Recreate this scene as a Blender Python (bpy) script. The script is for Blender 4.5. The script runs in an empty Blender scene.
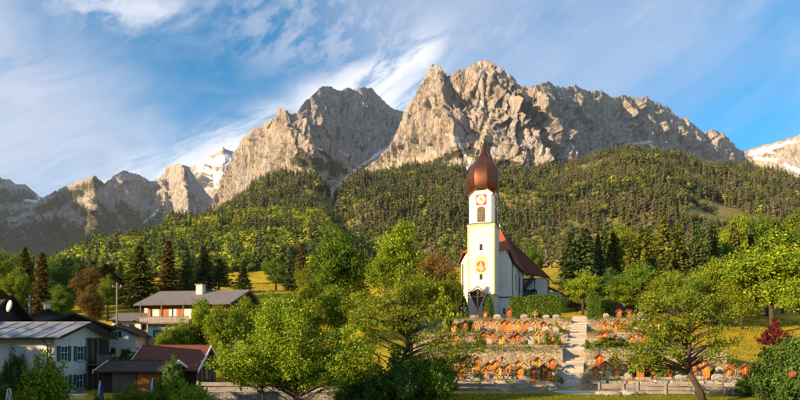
import bpy, bmesh, math, random
import numpy as np
from mathutils import Vector, Matrix

R = math.radians
rng = np.random.default_rng(7)
random.seed(7)
S = bpy.context.scene
COL = S.collection

# ------------------------------------------------------------------ camera
F, HY, CZ = 540.0, 345.0, 5.0          # focal length in photo pixels, horizon row, eye height
cam = bpy.data.cameras.new('camera'); camo = bpy.data.objects.new('camera', cam); COL.objects.link(camo)
camo.location = (0, 0, CZ); camo.rotation_euler = (R(90), 0, 0)
cam.sensor_width = 36; cam.lens = 36*F/800; cam.shift_y = (HY-200)/800
cam.clip_start = 0.5; cam.clip_end = 60000
S.camera = camo

# ------------------------------------------------------------------ sun and sky
SUN_AZ, SUN_EL = 58.0, 15.0            # degrees left of straight behind the camera; elevation
sd = Vector((-math.sin(R(SUN_AZ))*math.cos(R(SUN_EL)), -math.cos(R(SUN_AZ))*math.cos(R(SUN_EL)), math.sin(R(SUN_EL))))
sl = bpy.data.lights.new('sun', 'SUN'); sl.energy = 4.3; sl.angle = R(0.6); sl.color = (1.0, 0.71, 0.41)
so = bpy.data.objects.new('sun', sl); COL.objects.link(so)
so.rotation_euler = (-sd).to_track_quat('-Z', 'Y').to_euler()
so.location = (-60, -40, 90)

W = bpy.data.worlds.new('World'); S.world = W; W.use_nodes = True
nt = W.node_tree; nt.nodes.clear()
def N(t, **k):
    n = nt.nodes.new(t)
    for a, b in k.items(): setattr(n, a, b)
    return n
def L(a, b): nt.links.new(a, b)
def M_(op, a, b=None, c=None, clamp=False):
    n = N('ShaderNodeMath', operation=op); n.use_clamp = clamp
    for i, v in enumerate((a, b, c)):
        if v is None: continue
        if isinstance(v, (int, float)): n.inputs[i].default_value = v
        else: L(v, n.inputs[i])
    return n.outputs[0]
def smooth(v, a, b):
    n = N('ShaderNodeMapRange', interpolation_type='SMOOTHSTEP'); L(v, n.inputs[0])
    n.inputs[1].default_value = a; n.inputs[2].default_value = b
    return n.outputs[0]
out = N('ShaderNodeOutputWorld'); bg = N('ShaderNodeBackground'); bg.inputs[1].default_value = 0.10
sky = N('ShaderNodeTexSky', sky_type='NISHITA'); sky.sun_disc = False
sky.sun_elevation = R(SUN_EL); sky.sun_rotation = math.atan2(sd.x, sd.y)
sky.altitude = 800; sky.air_density = 1.0; sky.dust_density = 0.5; sky.ozone_density = 3.0
hs = N('ShaderNodeHueSaturation'); hs.inputs['Hue'].default_value = .487; hs.inputs['Saturation'].default_value = 1.55; hs.inputs['Value'].default_value = .72
L(sky.outputs[0], hs.inputs['Color'])
tc = N('ShaderNodeTexCoord'); sx = N('ShaderNodeSeparateXYZ'); L(tc.outputs['Generated'], sx.inputs[0])
# clouds live on the sky sphere: azimuth (0 = south, ahead) and elevation in radians
az = M_('ARCTAN2', sx.outputs[0], M_('ABSOLUTE', sx.outputs[1]))
el = M_('ARCSINE', sx.outputs[2])
def field(ox, oy, ang, fx, fy, detail=6, rough=.55, dist=.6, lac=2.0):
    """fbm over (az, el) turned by ang, stretched by fx / fy"""
    ca, sa = math.cos(R(ang)), math.sin(R(ang))
    p = M_('ADD', M_('MULTIPLY', az, ca), M_('MULTIPLY', el, sa))
    q = M_('SUBTRACT', M_('MULTIPLY', el, ca), M_('MULTIPLY', az, sa))
    c = N('ShaderNodeCombineXYZ'); L(M_('MULTIPLY_ADD', p, fx, ox), c.inputs[0]); L(M_('MULTIPLY_ADD', q, fy, oy), c.inputs[1])
    n = N('ShaderNodeTexNoise'); n.inputs['Scale'].default_value = 1; n.inputs['Detail'].default_value = detail
    n.inputs['Roughness'].default_value = rough; n.inputs['Distortion'].default_value = dist; n.inputs['Lacunarity'].default_value = lac
    L(c.outputs[0], n.inputs['Vector']); return n.outputs[0]
def band(a0, e0, ang, wid, fa=None, warp=None):
    """soft streak through (a0, e0) at angle ang, half width wid"""
    ca, sa = math.cos(R(ang)), math.sin(R(ang))
    q = M_('SUBTRACT', M_('MULTIPLY', M_('SUBTRACT', el, e0), ca), M_('MULTIPLY', M_('SUBTRACT', az, a0), sa))
    if warp is not None: q = M_('ADD', q, warp)
    g = M_('MULTIPLY', M_('DIVIDE', q, wid), M_('DIVIDE', q, wid))
    g = M_('POWER', 2.718, M_('MULTIPLY', g, -1.0))
    if fa:
        p = M_('ADD', M_('MULTIPLY', M_('SUBTRACT', az, a0), ca), M_('MULTIPLY', M_('SUBTRACT', el, e0), sa))
        g = M_('MULTIPLY', g, smooth(p, fa[0], fa[1]))
        if len(fa) > 2: g = M_('MULTIPLY', g, M_('SUBTRACT', 1.0, smooth(p, fa[2], fa[3])))
    return g
n1 = field(3.1, 1.7, 20, 3.0, 7.0, detail=9, rough=.6, dist=1.0)
n2 = field(9.4, 4.2, 28, 5.0, 22.0, detail=9, rough=.64, dist=.8)
n3 = field(1.3, 7.7, 10, 2.2, 3.0, detail=8, rough=.55, dist=.5)
n4 = field(5.3, 2.7, 30, 16.0, 30.0, detail=9, rough=.66, dist=.25)
w1 = M_('MULTIPLY_ADD', n1, .18, -.09)
w2 = M_('MULTIPLY_ADD', n3, .3, -.15)
left_mass = M_('MULTIPLY', M_('SUBTRACT', 1.0, smooth(M_('ADD', az, M_('MULTIPLY_ADD', el, .95, w2)), -.26, .06)), M_('SUBTRACT', 1.0, smooth(M_('ADD', el, w1), .46, .66)))
left_mass = M_('MULTIPLY', left_mass, M_('MULTIPLY_ADD', smooth(n2, .25, .62), .45, M_('MULTIPLY', smooth(n1, .18, .5), .55)))
streak = band(-.22, .355, 24, .062, (-.5, -.12, .14, .5), M_('MULTIPLY', w1, .7))
streak2 = band(-.10, .44, 23, .045, (-.26, .0, .12, .3), M_('MULTIPLY', w1, .6))
streak = M_('MULTIPLY', M_('MAXIMUM', streak, streak2), smooth(n2, .22, .52))
wisp = M_('MULTIPLY', band(-.46, .505, 14, .022, (-.2, -.02, .03, .16), M_('MULTIPLY', w1, .5)), smooth(n2, .3, .6))
right_veil = M_('MULTIPLY', smooth(M_('ADD', az, M_('MULTIPLY', el, .3)), -.14, .22), smooth(M_('ADD', n3, M_('MULTIPLY', M_('SUBTRACT', el, .5), .5)), .22, .62))
top_mackerel = M_('MULTIPLY', M_('MULTIPLY', smooth(el, .40, .52), smooth(n3, .30, .55)), smooth(n4, .34, .60))
thin = M_('MULTIPLY', smooth(n1, .46, .8), .35)
dens = M_('MAXIMUM', M_('MULTIPLY', left_mass, .86), M_('MULTIPLY', streak, .92))
dens = M_('MAXIMUM', dens, M_('MULTIPLY', wisp, .6))
dens = M_('MAXIMUM', dens, M_('MULTIPLY', M_('MULTIPLY', right_veil, M_('MULTIPLY_ADD', smooth(n2, .25, .7), .22, .78)), .6))
dens = M_('MAXIMUM', dens, M_('MULTIPLY', top_mackerel, .6))
dens = M_('MAXIMUM', dens, thin)
dens = M_('MULTIPLY', dens, smooth(el, -.02, .12), clamp=True)
cc = N('ShaderNodeMix', data_type='RGBA'); L(smooth(M_('MAXIMUM', streak, wisp), .1, .8), cc.inputs[0])
cc.inputs[6].default_value = (2.1, 2.25, 2.7, 1); cc.inputs[7].default_value = (3.7, 3.6, 3.65, 1)
mx = N('ShaderNodeMix', data_type='RGBA'); L(dens, mx.inputs[0]); L(hs.outputs[0], mx.inputs[6]); L(cc.outputs[2], mx.inputs[7])
L(mx.outputs[2], bg.inputs[0]); L(bg.outputs[0], out.inputs[0])

S.view_settings.view_transform = 'Standard'; S.view_settings.look = 'None'
S.view_settings.exposure = 1.72; S.view_settings.gamma = 1.0; S.view_settings.use_curve_mapping = False
S.render.engine = 'CYCLES'
S.cycles.use_denoising = True
S.cycles.max_bounces = 6; S.cycles.diffuse_bounces = 3; S.cycles.transparent_max_bounces = 4; S.cycles.volume_bounces = 0
S.cycles.use_adaptive_sampling = True
W.cycles.sampling_method = 'MANUAL'; W.cycles.sample_map_resolution = 512

# ------------------------------------------------------------------ helpers
def at(x, y, Y):
    """a photo pixel at a chosen real distance -> a point of the place"""
    return Vector(((x-400)/F*Y, Y, CZ+(HY-y)/F*Y))
def tag(o, label=None, cat=None, group=None, kind=None):
    if label: o['label'] = label
    if cat: o['category'] = cat
    if group: o['group'] = group
    if kind: o['kind'] = kind
    return o
def empty(name, loc=(0, 0, 0), rz=0.0):
    o = bpy.data.objects.new(name, None); COL.objects.link(o); o.location = loc; o.rotation_euler = (0, 0, rz)
    o.empty_display_size = .2
    return o
def link(name, me, m=None, parent=None):
    o = bpy.data.objects.new(name, me); COL.objects.link(o)
    if m is not None and len(me.materials) == 0: me.materials.append(m)
    if parent is not None: o.parent = parent
    return o
def copy_tree(o, parent=None):
    c = o.copy(); COL.objects.link(c)
    if parent is not None: c.parent = parent
    for ch in list(o.children): copy_tree(ch, c)
    return c
def mesh_np(name, V, Fa, smooth=False, attrs=None):
    V = np.asarray(V, np.float32); Fa = np.asarray(Fa, np.int32); n, k = Fa.shape
    me = bpy.data.meshes.new(name)
    me.vertices.add(len(V)); me.vertices.foreach_set('co', V.ravel())
    me.loops.add(n*k); me.loops.foreach_set('vertex_index', Fa.ravel())
    me.polygons.add(n); me.polygons.foreach_set('loop_start', np.arange(0, n*k, k, dtype=np.int32))
    if smooth: me.polygons.foreach_set('use_smooth', np.ones(n, bool))
    for an, (ty, dat) in (attrs or {}).items():
        a = me.attributes.new(an, ty, 'POINT')
        a.data.foreach_set('color' if ty == 'FLOAT_COLOR' else 'value', np.asarray(dat, np.float32).ravel())
    me.update(calc_edges=True); me.validate()
    return me
class MB:
    """collects solid pieces and links them as ONE mesh"""
    def __init__(s): s.v = []; s.f = []
    def add(s, v, f):
        b = len(s.v); s.v += [tuple(p) for p in v]; s.f += [tuple(i+b for i in q) for q in f]; return s
    def box(s, x0, x1, y0, y1, z0, z1):
        v = [(x, y, z) for z in (z0, z1) for y in (y0, y1) for x in (x0, x1)]
        return s.add(v, [(0, 2, 3, 1), (4, 5, 7, 6), (0, 1, 5, 4), (2, 6, 7, 3), (0, 4, 6, 2), (1, 3, 7, 5)])
    def hexa(s, lo, hi):
        """lo, hi: four points each, counter-clockwise from above"""
        return s.add(list(lo)+list(hi), [(3, 2, 1, 0), (4, 5, 6, 7), (0, 1, 5, 4), (1, 2, 6, 5), (2, 3, 7, 6), (3, 0, 4, 7)])
    def slab(s, pts, t):
        """flat polygon pts given thickness t along its normal"""
        p = [Vector(q) for q in pts]; n = (p[1]-p[0]).cross(p[-1]-p[0]).normalized()*t
        k = len(p)
        return s.add(p+[q+n for q in p], [tuple(range(k-1, -1, -1)), tuple(range(k, 2*k))]+[(i, (i+1) % k, k+(i+1) % k, k+i) for i in range(k)])
    def tube(s, pts, rad, n=6):
        pts = [Vector(p) for p in pts]
        if isinstance(rad, (int, float)): rad = [rad]*len(pts)
        b = len(s.v); m = len(pts)
        for i, p in enumerate(pts):
            d = (pts[min(i+1, m-1)]-pts[max(i-1, 0)]).normalized()
            a = d.cross(Vector((0, 0, 1)) if abs(d.z) < .9 else Vector((1, 0, 0))).normalized(); c = d.cross(a)
            s.v += [tuple(p+(a*math.cos(2*math.pi*j/n)+c*math.sin(2*math.pi*j/n))*rad[i]) for j in range(n)]
        for i in range(m-1):
            s.f += [(b+i*n+j, b+i*n+(j+1) % n, b+(i+1)*n+(j+1) % n, b+(i+1)*n+j) for j in range(n)]
        s.f += [tuple(b+j for j in range(n-1, -1, -1)), tuple(b+(m-1)*n+j for j in range(n))]
        return s
    def lathe(s, prof, n=12, c=(0, 0, 0)):
        b = len(s.v); m = len(prof)
        for r, z in prof: s.v += [(c[0]+r*math.cos(2*math.pi*j/n), c[1]+r*math.sin(2*math.pi*j/n), c[2]+z) for j in range(n)]
        for i in range(m-1): s.f += [(b+i*n+j, b+i*n+(j+1) % n, b+(i+1)*n+(j+1) % n, b+(i+1)*n+j) for j in range(n)]
        s.f += [tuple(b+j for j in range(n-1, -1, -1)), tuple(b+(m-1)*n+j for j in range(n))]
        return s
    def prism(s, poly, y0, y1):
        """poly of (x, z) pushed from y0 to y1"""
        k = len(poly)
        return s.add([(x, y0, z) for x, z in poly]+[(x, y1, z) for x, z in poly],
                     [tuple(range(k)), tuple(range(2*k-1, k-1, -1))]+[((i+1) % k, i, k+i, k+(i+1) % k) for i in range(k)])
    def mesh(s, name, smooth=False):
        me = bpy.data.meshes.new(name); me.from_pydata(s.v, [], s.f)
        bm = bmesh.new(); bm.from_mesh(me); bmesh.ops.recalc_face_normals(bm, faces=bm.faces); bm.to_mesh(me); bm.free()
        if smooth: me.polygons.foreach_set('use_smooth', [True]*len(me.polygons))
        me.update(); return me
    def build(s, name, m, parent=None, smooth=False):
        return link(name, s.mesh(name, smooth), m, parent)
def bev(o, w=.02, seg=1):
    md = o.modifiers.new('bevel', 'BEVEL'); md.width = w; md.segments = seg; md.limit_method = 'ANGLE'; return o

# value-gradient noise
def _h(ix, iy, iz, sd):
    h = (ix*374761393+iy*668265263+iz*1274126177+sd*974711) & 0xffffffff
    h = ((h ^ (h >> 13))*1274126177) & 0xffffffff
    h = ((h ^ (h >> 16))*2246822519) & 0xffffffff
    return h ^ (h >> 15)
_G = np.array([(1, 1, 0), (-1, 1, 0), (1, -1, 0), (-1, -1, 0), (1, 0, 1), (-1, 0, 1), (1, 0, -1), (-1, 0, -1), (0, 1, 1), (0, -1, 1), (0, 1, -1), (0, -1, -1), (1, 1, 0), (-1, 1, 0), (0, -1, 1), (0, -1, -1)], float)
def perlin(x, y, z, sd=0):
    x, y, z = np.broadcast_arrays(np.asarray(x, float), np.asarray(y, float), np.asarray(z, float))
    fx, fy, fz = np.floor(x), np.floor(y), np.floor(z); ix, iy, iz = fx.astype(np.int64), fy.astype(np.int64), fz.astype(np.int64)
    x, y, z = x-fx, y-fy, z-fz; f = lambda t: t*t*t*(t*(t*6-15)+10)
    u, v, w = f(x), f(y), f(z); r = 0
    for dx in (0, 1):
        for dy in (0, 1):
            for dz in (0, 1):
                g = _G[_h(ix+dx, iy+dy, iz+dz, sd) & 15]
                r = r+(u if dx else 1-u)*(v if dy else 1-v)*(w if dz else 1-w)*(g[..., 0]*(x-dx)+g[..., 1]*(y-dy)+g[..., 2]*(z-dz))
    return r
def fbm(x, y, z=0., o=5, sd=0, gain=.5, lac=2.03):
    a, r, t = 1., 0, 0
    for i in range(o):
        r = r+a*perlin(x, y, z, sd+i*17); t += a; a *= gain; x, y, z = x*lac, y*lac, np.asarray(z)*lac
    return r/t*1.6
def ridged(x, y, z=0., o=5, sd=0, gain=.5, lac=2.07):
    a, r, t, w = 1., 0, 0, 1.
    for i in range(o):
        n = (1-np.abs(perlin(x, y, z, sd+i*31)*1.5)); n = np.clip(n, 0, 1)**2
        r = r+a*n*w; w = np.clip(n*1.6, 0.25, 1); t += a; a *= gain; x, y, z = x*lac, y*lac, np.asarray(z)*lac
    return r/t
def sst(a, b, x):
    t = np.clip((np.asarray(x, float)-a)/(b-a), 0, 1); return t*t*(3-2*t)

# ------------------------------------------------------------------ materials
def new_mat(name):
    m = bpy.data.materials.new(name); m.use_nodes = True; t = m.node_tree; b = t.nodes['Principled BSDF']
    b.inputs['Specular IOR Level'].default_value = .25
    return m, t, b
def ramp(t, fac, stops):
    r = t.nodes.new('ShaderNodeValToRGB'); e = r.color_ramp.elements
    while len(e) < len(stops): e.new(.5)
    for i, (p, c) in enumerate(stops): e[i].position = p; e[i].color = (*c, 1)
    t.links.new(fac, r.inputs[0]); return r.outputs[0]
def tex_noise(t, scale, detail=5, rough=.55, stretch=None, coord='Object', dist=0):
    c = t.nodes.new('ShaderNodeTexCoord'); mp = t.nodes.new('ShaderNodeMapping')
    if stretch: mp.inputs['Scale'].default_value = stretch
    t.links.new(c.outputs[coord], mp.inputs[0]); n = t.nodes.new('ShaderNodeTexNoise')
    n.inputs['Scale'].default_value = scale; n.inputs['Detail'].default_value = detail; n.inputs['Roughness'].default_value = rough; n.inputs['Distortion'].default_value = dist
    t.links.new(mp.outputs[0], n.inputs['Vector']); return n.outputs[0]
def mixc(t, fac, a, b, mode='MIX'):
    n = t.nodes.new('ShaderNodeMix'); n.data_type = 'RGBA'; n.blend_type = mode
    for i, v in ((0, fac), (6, a), (7, b)):
        if isinstance(v, (int, float)): n.inputs[i].default_value = v
        elif isinstance(v, tuple): n.inputs[i].default_value = (*v, 1)
        else: t.links.new(v, n.inputs[i])
    return n.outputs[2]
def attr(t, name, out='Fac'):
    a = t.nodes.new('ShaderNodeAttribute'); a.attribute_name = name; return a.outputs[out]
def bump(t, b, h, strength=.3, dist=.05):
    n = t.nodes.new('ShaderNodeBump'); n.inputs['Strength'].default_value = strength; n.inputs['Distance'].default_value = dist
    t.links.new(h, n.inputs['Height']); t.links.new(n.outputs[0], b.inputs['Normal'])
def pm(name, c1, c2, scale=3., rough=.85, bmp=.25, dist=.02, stretch=None, metal=0., detail=5, spec=.25):
    m, t, b = new_mat(name)
    f = tex_noise(t, scale, detail, .6, stretch); f2 = tex_noise(t, scale*.17, 3, .5)
    c = ramp(t, f, [(.3, c1), (.7, c2)])
    mid = tuple(.55*(p+q)*.5 for p, q in zip(c1, c2))
    g = t.nodes.new('ShaderNodeMapRange'); g.inputs[1].default_value = .45; g.inputs[2].default_value = .75; g.inputs[4].default_value = .45
    t.links.new(f2, g.inputs[0])
    t.links.new(mixc(t, g.outputs[0], c, mid), b.inputs['Base Color'])
    b.inputs['Roughness'].default_value = rough; b.inputs['Metallic'].default_value = metal; b.inputs['Specular IOR Level'].default_value = spec
    if bmp: bump(t, b, f, bmp, dist)
    return m
def leaf_mat(name, c1, c2, c3=None, trans=.35):
    m = bpy.data.materials.new(name); m.use_nodes = True; t = m.node_tree; t.nodes.clear()
    o = t.nodes.new('ShaderNodeOutputMaterial'); g = t.nodes.new('ShaderNodeNewGeometry')
    oi = t.nodes.new('ShaderNodeObjectInfo')
    st = [(0, c1), (.6, c2)] + ([(1, c3)] if c3 else [])
    col = ramp(t, g.outputs['Random Per Island'], st)
    hv = t.nodes.new('ShaderNodeHueSaturation'); t.links.new(col, hv.inputs['Color'])
    vr = t.nodes.new('ShaderNodeMapRange'); vr.inputs[3].default_value = .82; vr.inputs[4].default_value = 1.15
    t.links.new(oi.outputs['Random'], vr.inputs[0]); t.links.new(vr.outputs[0], hv.inputs['Value'])
    d = t.nodes.new('ShaderNodeBsdfDiffuse'); tr = t.nodes.new('ShaderNodeBsdfTranslucent'); mxs = t.nodes.new('ShaderNodeMixShader')
    t.links.new(hv.outputs[0], d.inputs[0]); t.links.new(hv.outputs[0], tr.inputs[0]); mxs.inputs[0].default_value = trans
    t.links.new(d.outputs[0], mxs.inputs[1]); t.links.new(tr.outputs[0], mxs.inputs[2]); t.links.new(mxs.outputs[0], o.inputs[0])
    return m
MT = {}
# ------------------------------------------------------------------ the mountains
def rock_material():
    m, t, b = new_mat('limestone')
    c = t.nodes.new('ShaderNodeTexCoord')
    big = tex_noise(t, .006, 6, .6, (1, 1, .45)); mid = tex_noise(t, .03, 8, .68, (1, 1, .35), dist=.6); fine = tex_noise(t, .11, 6, .7, (1, 1, .6))
    rc = ramp(t, mid, [(.25, (.21, .19, .175)), (.45, (.39, .36, .335)), (.62, (.50, .47, .44)), (.8, (.58, .55, .52))])
    rc = mixc(t, ramp(t, big, [(.4, (0, 0, 0)), (.68, (.6, .6, .6))]), rc, (.42, .33, .25))
    rc = mixc(t, ramp(t, fine, [(.3, (.55, .55, .55)), (.5, (0, 0, 0))]), rc, (.13, .115, .10))
    cr = tex_noise(t, .045, 7, .72, (1, 1, .16), dist=1.2)
    rc = mixc(t, ramp(t, cr, [(.38, (.85, .85, .85)), (.50, (0, 0, 0))]), rc, (.085, .08, .078))
    scree = ramp(t, fine, [(.3, (.42, .37, .31)), (.7, (.56, .51, .44))])
    rc = mixc(t, attr(t, 'scree'), rc, scree)
    veg = ramp(t, fine, [(.3, (.035, .040, .018)), (.55, (.075, .075, .03)), (.75, (.13, .11, .045))])
    vm = t.nodes.new('ShaderNodeMath'); vm.operation = 'MULTIPLY_ADD'; t.links.new(mid, vm.inputs[0]); vm.inputs[1].default_value = 1.6; vm.inputs[2].default_value = -.8
    va = t.nodes.new('ShaderNodeMath'); va.operation = 'ADD'; t.links.new(vm.outputs[0], va.inputs[0]); t.links.new(attr(t, 'veg'), va.inputs[1])
    vs = t.nodes.new('ShaderNodeMapRange'); vs.inputs[1].default_value = .42; vs.inputs[2].default_value = .58; t.links.new(va.outputs[0], vs.inputs[0])
    rc = mixc(t, vs.outputs[0], rc, veg)
    sa = t.nodes.new('ShaderNodeMath'); sa.operation = 'ADD'; t.links.new(vm.outputs[0], sa.inputs[0]); t.links.new(attr(t, 'snow'), sa.inputs[1])
    ss = t.nodes.new('ShaderNodeMapRange'); ss.inputs[1].default_value = .44; ss.inputs[2].default_value = .56; t.links.new(sa.outputs[0], ss.inputs[0])
    rc = mixc(t, ss.outputs[0], rc, (.80, .80, .82))
    t.links.new(rc, b.inputs['Base Color']); b.inputs['Roughness'].default_value = .95; b.inputs['Specular IOR Level'].default_value = .1
    h = t.nodes.new('ShaderNodeMath'); h.operation = 'MULTIPLY_ADD'; t.links.new(mid, h.inputs[0]); h.inputs[1].default_value = 2.; t.links.new(fine, h.inputs[2])
    bump(t, b, h.outputs[0], 1.0, 14.)
    return m
MT['rock'] = rock_material()

def interp(pts, x):
    a = np.array(pts, float); return np.interp(x, a[:, 0], a[:, 1])
def seg_mask(px, py, segs):
    """soft distance to painted strokes ((x, y), (x, y), width) -> 0..1"""
    r = np.zeros_like(px)
    for (ax, ay), (bx, by), w in segs:
        d = np.array([bx-ax, by-ay], float); l2 = max((d**2).sum(), 1e-6)
        t = np.clip(((px-ax)*d[0]+(py-ay)*d[1])/l2, 0, 1)
        q = np.hypot(px-ax-t*d[0], py-ay-t*d[1])
        r = np.maximum(r, np.clip(1.25-q/w*.75, 0, 1))
    return r
def grid_faces(nr, nc):
    i = np.arange(nr-1)[:, None]*nc+np.arange(nc-1)[None]
    return np.stack([i, i+1, i+nc+1, i+nc], -1).reshape(-1, 4)
def facets(x, z, cx, cz, amp, slope, sd):
    """broken rock: every cell of a jittered lattice is its own tilted slab"""
    u, w = x/cx, z/cz; iu, iw = np.floor(u).astype(np.int64), np.floor(w).astype(np.int64)
    best = np.full(u.shape, 1e9); val = np.zeros(u.shape)
    for a in (-1, 0, 1):
        for b in (-1, 0, 1):
            h = [_h(iu+a, iw+b, q, sd)/4294967295. for q in range(5)]
            px_, pz_ = iu+a+h[0], iw+b+h[1]; dx, dz = u-px_, w-pz_; q = dx*dx+dz*dz
            v_ = (h[2]*2-1)*amp+slope*((h[3]*2-1)*dx*cx+(h[4]*2-1.2)*dz*cz*.5)
            m_ = q < best; best = np.where(m_, q, best); val = np.where(m_, v_, val)
    return val
def mountain(name, sky_pts, depth_pts, foot_pts, step=.55, rows=170, lean=.62, amp=70, per=300., edge=1.6, sd=1, shift=0., snow=(), veg=(), scree=(), vegfoot=.25, flat=.0, aniso=.3, snow_all=0., mat=None):
    x0, x1 = sky_pts[0][0], sky_pts[-1][0]
    xs = np.arange(x0, x1+step, step); nc = len(xs)
    vf = np.linspace(0, 1, rows); vb = np.linspace(1, 1.6, 14)[1:]; v = np.r_[vf, vb]; nr = len(v)
    X, V = np.meshgrid(xs, v)
    vc = np.minimum(V, 1)
    ysky = interp(sky_pts, xs); ysky = ysky+edge*(fbm(xs*.16, sd*3.3, 0., 5, sd, .65)-.8*(ridged(xs*.22, sd*1.9, 0., 4, sd+2, .6)-.4))
    yfoot = interp(foot_pts, xs)
    D = interp(depth_pts, X-shift*(1-vc))
    # lower slopes lie back, the wall stands up
    prof = vc**(1+flat)
    Yp = yfoot[None]+(ysky-yfoot)[None]*prof
    Hm = (yfoot-ysky)[None]/F*D                       # height of the wall in metres
    Yd = D+lean*Hm*(vc-.5)
    back = np.maximum(V-1, 0)
    PX = (X-400)/F*Yd; PZ = CZ+(HY-Yp)/F*Yd
    # relief: buttresses and gullies running down the wall
    gx = np.gradient(D, axis=1)/np.maximum(np.gradient(PX, axis=1), .3); gx = np.clip(gx, -2, 2)
    nx, ny = gx/np.sqrt(1+gx*gx), -1/np.sqrt(1+gx*gx)  # outward, horizontal
    m0 = rows//2; along = np.cumsum(np.r_[0, np.hypot(np.diff(PX[m0]), np.diff(D[m0]))])[None]+0*PX
    wrp = fbm(PX/per*.8, Yd/per*.8, PZ/per*.8, 3, sd+5)
    sc = 1/per
    led = fbm(along*sc*1.5, PZ*sc*6.+wrp*2, sd*1.3, 4, sd+37, .6)
    w2_ = fbm(along/70., PZ/90., sd*2.2, 3, sd+23)*14
    w3_ = fbm(along/70.+9, PZ/90., sd*2.9, 3, sd+24)*18
    r1 = ridged(along*sc*.62+wrp*.45+PZ*sc*.12, PZ*sc*.16, sd*7.7, 4, sd+11, .5)
    k = amp/88.
    d = amp*2.1*(r1-.42)
    kl = per/260.
    al, zz_ = along+w2_*kl, PZ+w3_*kl
    d = d+k*facets(al+.22*zz_, zz_, 120*kl, 360*kl, 14, .55, sd+101)
    d = d+k*facets(al-.22*zz_, zz_, 42*kl, 120*kl, 8, .62, sd+102)
    d = d+k*facets(al+.1*zz_, zz_, 17*kl, 38*kl, 3.6, .6, sd+103)
    d = d+k*46*(ridged(along/(120*kl)+wrp*.5, PZ/(620*kl)+.3*wrp, sd*5., 3, sd+87, .55)-.45)
    d = d*(.3+.7*ny*ny)
    d = d-k*20*np.clip(ridged(along/95.+wrp*.6, PZ/520., sd*2., 3, sd+88, .6)-.62, 0, 1)*2.2
    d = d+k*(7*led+5*fbm(along/17., PZ/14., sd*1., 3, sd+44, .6))
    fade = sst(0, .10, vc)*.75+.25
    d = d*fade*np.where(V > 1, 1-.4*back, 1)*(1-.72*sst(.80, 1., vc))
    PX = PX+nx*d*.9; PY = Yd+ny*d*.9; PZ = PZ+d*.16*sst(0, .5, vc)+led*amp*.05
    PY = PY+back*Hm*1.3; PZ = PZ-back*Hm*1.0*(.7+.6*fbm(PX/per, PY/per, 0, 4, sd+91))
    P = np.stack([PX, PY, PZ], -1)
    du = np.gradient(P, axis=1); dv = np.gradient(P, axis=0); nrm = np.cross(du, dv); nrm /= np.linalg.norm(nrm, axis=-1, keepdims=True)+1e-9
    nz = np.abs(nrm[..., 2])
    pj = 400+PX/PY*F; pk = HY-(PZ-CZ)/PY*F              # where the point is seen, for the patches of snow and scrub
    va = seg_mask(pj, pk, veg)*.62+sst(.35, .75, nz)*vegfoot*sst(.75, .1, vc)*2.2+sst(.2, .0, vc)*vegfoot*3
    sa = seg_mask(pj, pk, snow)*.72+snow_all*sst(.45, .75, nz)
    ca = seg_mask(pj, pk, scree)
    va = np.clip(va-ca*.6, 0, 1)
    me = mesh_np(name, P.reshape(-1, 3), grid_faces(nr, nc), False, {'veg': ('FLOAT', va), 'snow': ('FLOAT', sa), 'scree': ('FLOAT', ca)})
    o = link(name, me, mat or MT['rock']); tag(o, kind='structure'); return o

mountain('mountain_main',
 [(330, 196), (345, 186), (358, 174), (368, 166), (378, 155), (388, 143), (398, 126), (408, 108), (418, 92), (426, 78), (433, 68), (437, 67), (442, 71), (447, 76), (455, 72), (465, 68), (475, 62), (483, 59.5), (491, 61.5), (498, 67), (505, 74), (513, 80), (521, 86), (528, 89.5), (536, 86), (545, 82.5), (555, 84), (565, 87), (575, 86), (582, 88), (590, 92), (600, 90), (607, 93), (615, 97), (625, 95), (637, 98), (645, 97), (655, 103), (670, 109), (685, 118), (693, 121), (697, 125), (705, 132), (712, 130), (717, 130), (722, 135), (730, 141), (740, 150), (752, 163), (775, 182)],
 [(330, 2900), (375, 2560), (437, 2360), (485, 2300), (535, 2340), (550, 2480), (600, 3050), (680, 3950), (775, 5000)],
 [(330, 215), (400, 195), (470, 190), (540, 188), (600, 182), (700, 185), (775, 200)],
 step=.55, rows=210, lean=.66, amp=88, per=260, sd=3, shift=34, edge=2.2, flat=.12,
 snow=[((466, 168), (462, 190), 2.6), ((463, 150), (470, 165), 1.8), ((455, 137), (463, 150), 1.4), ((572, 145), (577, 152), 2.0), ((618, 146), (650, 142), 1.6), ((650, 145), (658, 150), 2.), ((622, 152), (632, 155), 1.2), ((596, 150), (606, 156), 1.0), ((445, 134), (458, 138), 1.), ((480, 100), (486, 112), .7), ((690, 158), (712, 162), .8)],
 scree=[((360, 176), (400, 164), 6), ((400, 166), (440, 152), 4), ((470, 160), (482, 185), 3.5), ((380, 178), (430, 166), 3)],
 veg=[((400, 172), (470, 150), 6), ((384, 166), (410, 158), 4), ((430, 178), (480, 172), 8), ((480, 176), (560, 172), 9), ((470, 158), (520, 165), 4), ((560, 176), (700, 180), 8)])
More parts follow.
